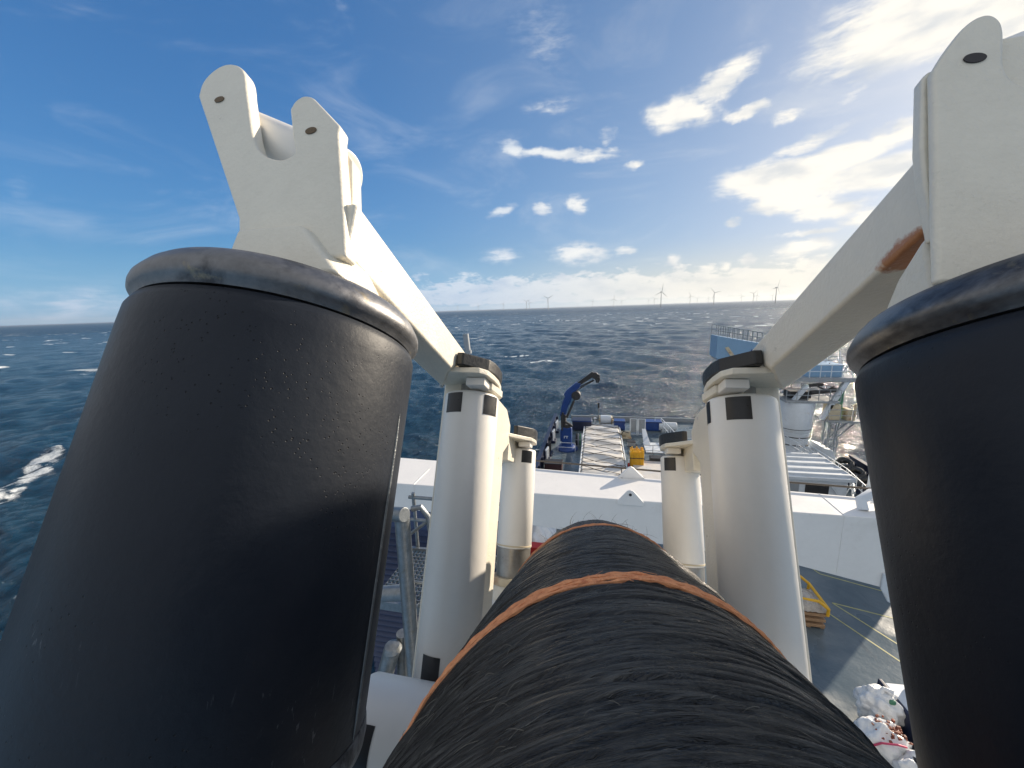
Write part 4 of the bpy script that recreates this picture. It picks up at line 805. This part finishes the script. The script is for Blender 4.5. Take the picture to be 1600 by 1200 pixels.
e = empty('white_chest', 'low white chest with a dark blue edge strip at lower right beside the bags', 'box', (11.45, 13.2, DK), (0, 0, rad(4)))
MB().box(-.85, .9, -1.9, 1.3, 0, .95).build('body', 'shipwhite', e, bevel=.05); MB().box(-.99, -.87, -1.9, 1.4, .0, 1.0).build('edge_strip', 'navy', e, bevel=.03); MB().box(-.3, .5, .55, 1.2, .96, 1.3).build('lid', 'shipwhite', e, bevel=.08)

# ------------------------------------------------------------------ wind farm
TB = [(-20.21,7087.5),(-17.20,7087.5),(-13.60,5670.0),(-10.20,4361.5),(-9.78,5400.0),(-7.06,3221.6),(-2.83,9450.0),(-0.69,6300.0),(2.23,4725.0),(3.31,6670.6),(6.85,8100.0),(7.63,6300.0),(8.46,2612.9),(12.07,4725.0),(12.93,8100.0),(14.24,8723.1),(14.88,3543.8),(17.97,7087.5),(19.21,4725.0),(19.59,6670.6),(21.20,7560.0),(21.52,2835.0)]
def blade_mesh():
    b = MB(); st_ = [(0, 1.6, 1.6), (4, 2.4, 1.3), (12, 3.6, .9), (30, 2.4, .55), (48, 1.3, .3), (56, .4, .12)]; vs = []
    for z, c, h in st_: vs += [(-c*.35, 0, z), (0, -h/2, z), (c*.65, 0, z), (0, h/2, z)]
    b.add(vs, [(i*4+k, i*4+(k+1) % 4, i*4+4+(k+1) % 4, i*4+4+k) for i in range(5) for k in range(4)]+[(3, 2, 1, 0), (20, 21, 22, 23)], True); return b
proto = None
names = {5: 'tallest wind turbine left of the cable centre, blades raised in a Y', 12: 'tallest wind turbine of all, just left of the big lens cloud', 21: 'tall wind turbine farthest right, beside the right beam', 16: 'middling wind turbine midway between the two tallest right-hand ones'}
ordn = ['first', 'second', 'third', 'fourth', 'fifth', 'sixth', 'seventh', 'eighth', 'ninth', 'tenth', 'eleventh', 'twelfth', 'thirteenth', 'fourteenth', 'fifteenth', 'sixteenth', 'seventeenth', 'eighteenth', 'nineteenth', 'twentieth', 'twenty-first', 'twenty-second']
for i, (a, D) in enumerate(TB):
    x, y = D*sin(rad(a)), D*cos(rad(a)); lab = names.get(i, 'small distant wind turbine, %s from the left on the horizon' % ordn[i])
    if proto is None:
        tb = empty('wind_turbine', lab, 'wind turbine', (x, y, SEA), group='wind turbines along the horizon'); proto = tb
        MB().cyl((0, 0, -3), (0, 0, 92), 2.6, 1.5, n=14).build('tower', 'turbine', tb)
        MB().cyl((0, 0, -3), (0, 0, 14), 3.0, 3.0, n=14).build('transition_piece', M['turbine'], tb)
        MB().box(-2.2, 2.2, -4, 8, 90.5, 95).build('nacelle', 'turbine', tb, bevel=.5)
        rt = MB().cyl((0, -7.5, 0), (0, -4, 0), .8, 2.2, n=14).build('rotor', 'turbine', tb, loc=(0, 0, 93))
        for k in range(3): blade_mesh().build('blade', 'turbine', rt, loc=(0, -5.5, 0), rot=(0, rad(120*k), 0))
    else:
        tb = copy_tree(proto); tb['label'] = lab; tb.location = (x, y, SEA)
    rt = [c for c in tb.children if c.name.startswith('rotor')][0]
    rt.rotation_euler = (0, rad({5: 60, 12: 8, 21: 20}.get(i, random.uniform(0, 120))), 0)
    tb.rotation_euler = (0, 0, rad(random.uniform(-12, 12)+{5: 5, 12: 30, 21: 35}.get(i, 0)))

# ------------------------------------------------------------------ sea air
hz = MB(); hz.box(-16000, 16000, -2000, 16000, SEA-6, 140)
m = bpy.data.materials.new('sea_air'); m.use_nodes = True; nt_ = m.node_tree; nt_.nodes.clear()
o_ = nt_.nodes.new('ShaderNodeOutputMaterial'); v_ = nt_.nodes.new('ShaderNodeVolumePrincipled'); v_.inputs['Color'].default_value = (.86, .92, 1, 1); v_.inputs['Density'].default_value = 3.5e-5; v_.inputs['Anisotropy'].default_value = .35
nt_.links.new(v_.outputs[0], o_.inputs['Volume'])
h_ = hz.build('haze', m); tag(h_, 'thin sea haze over the water', 'haze', kind='stuff')
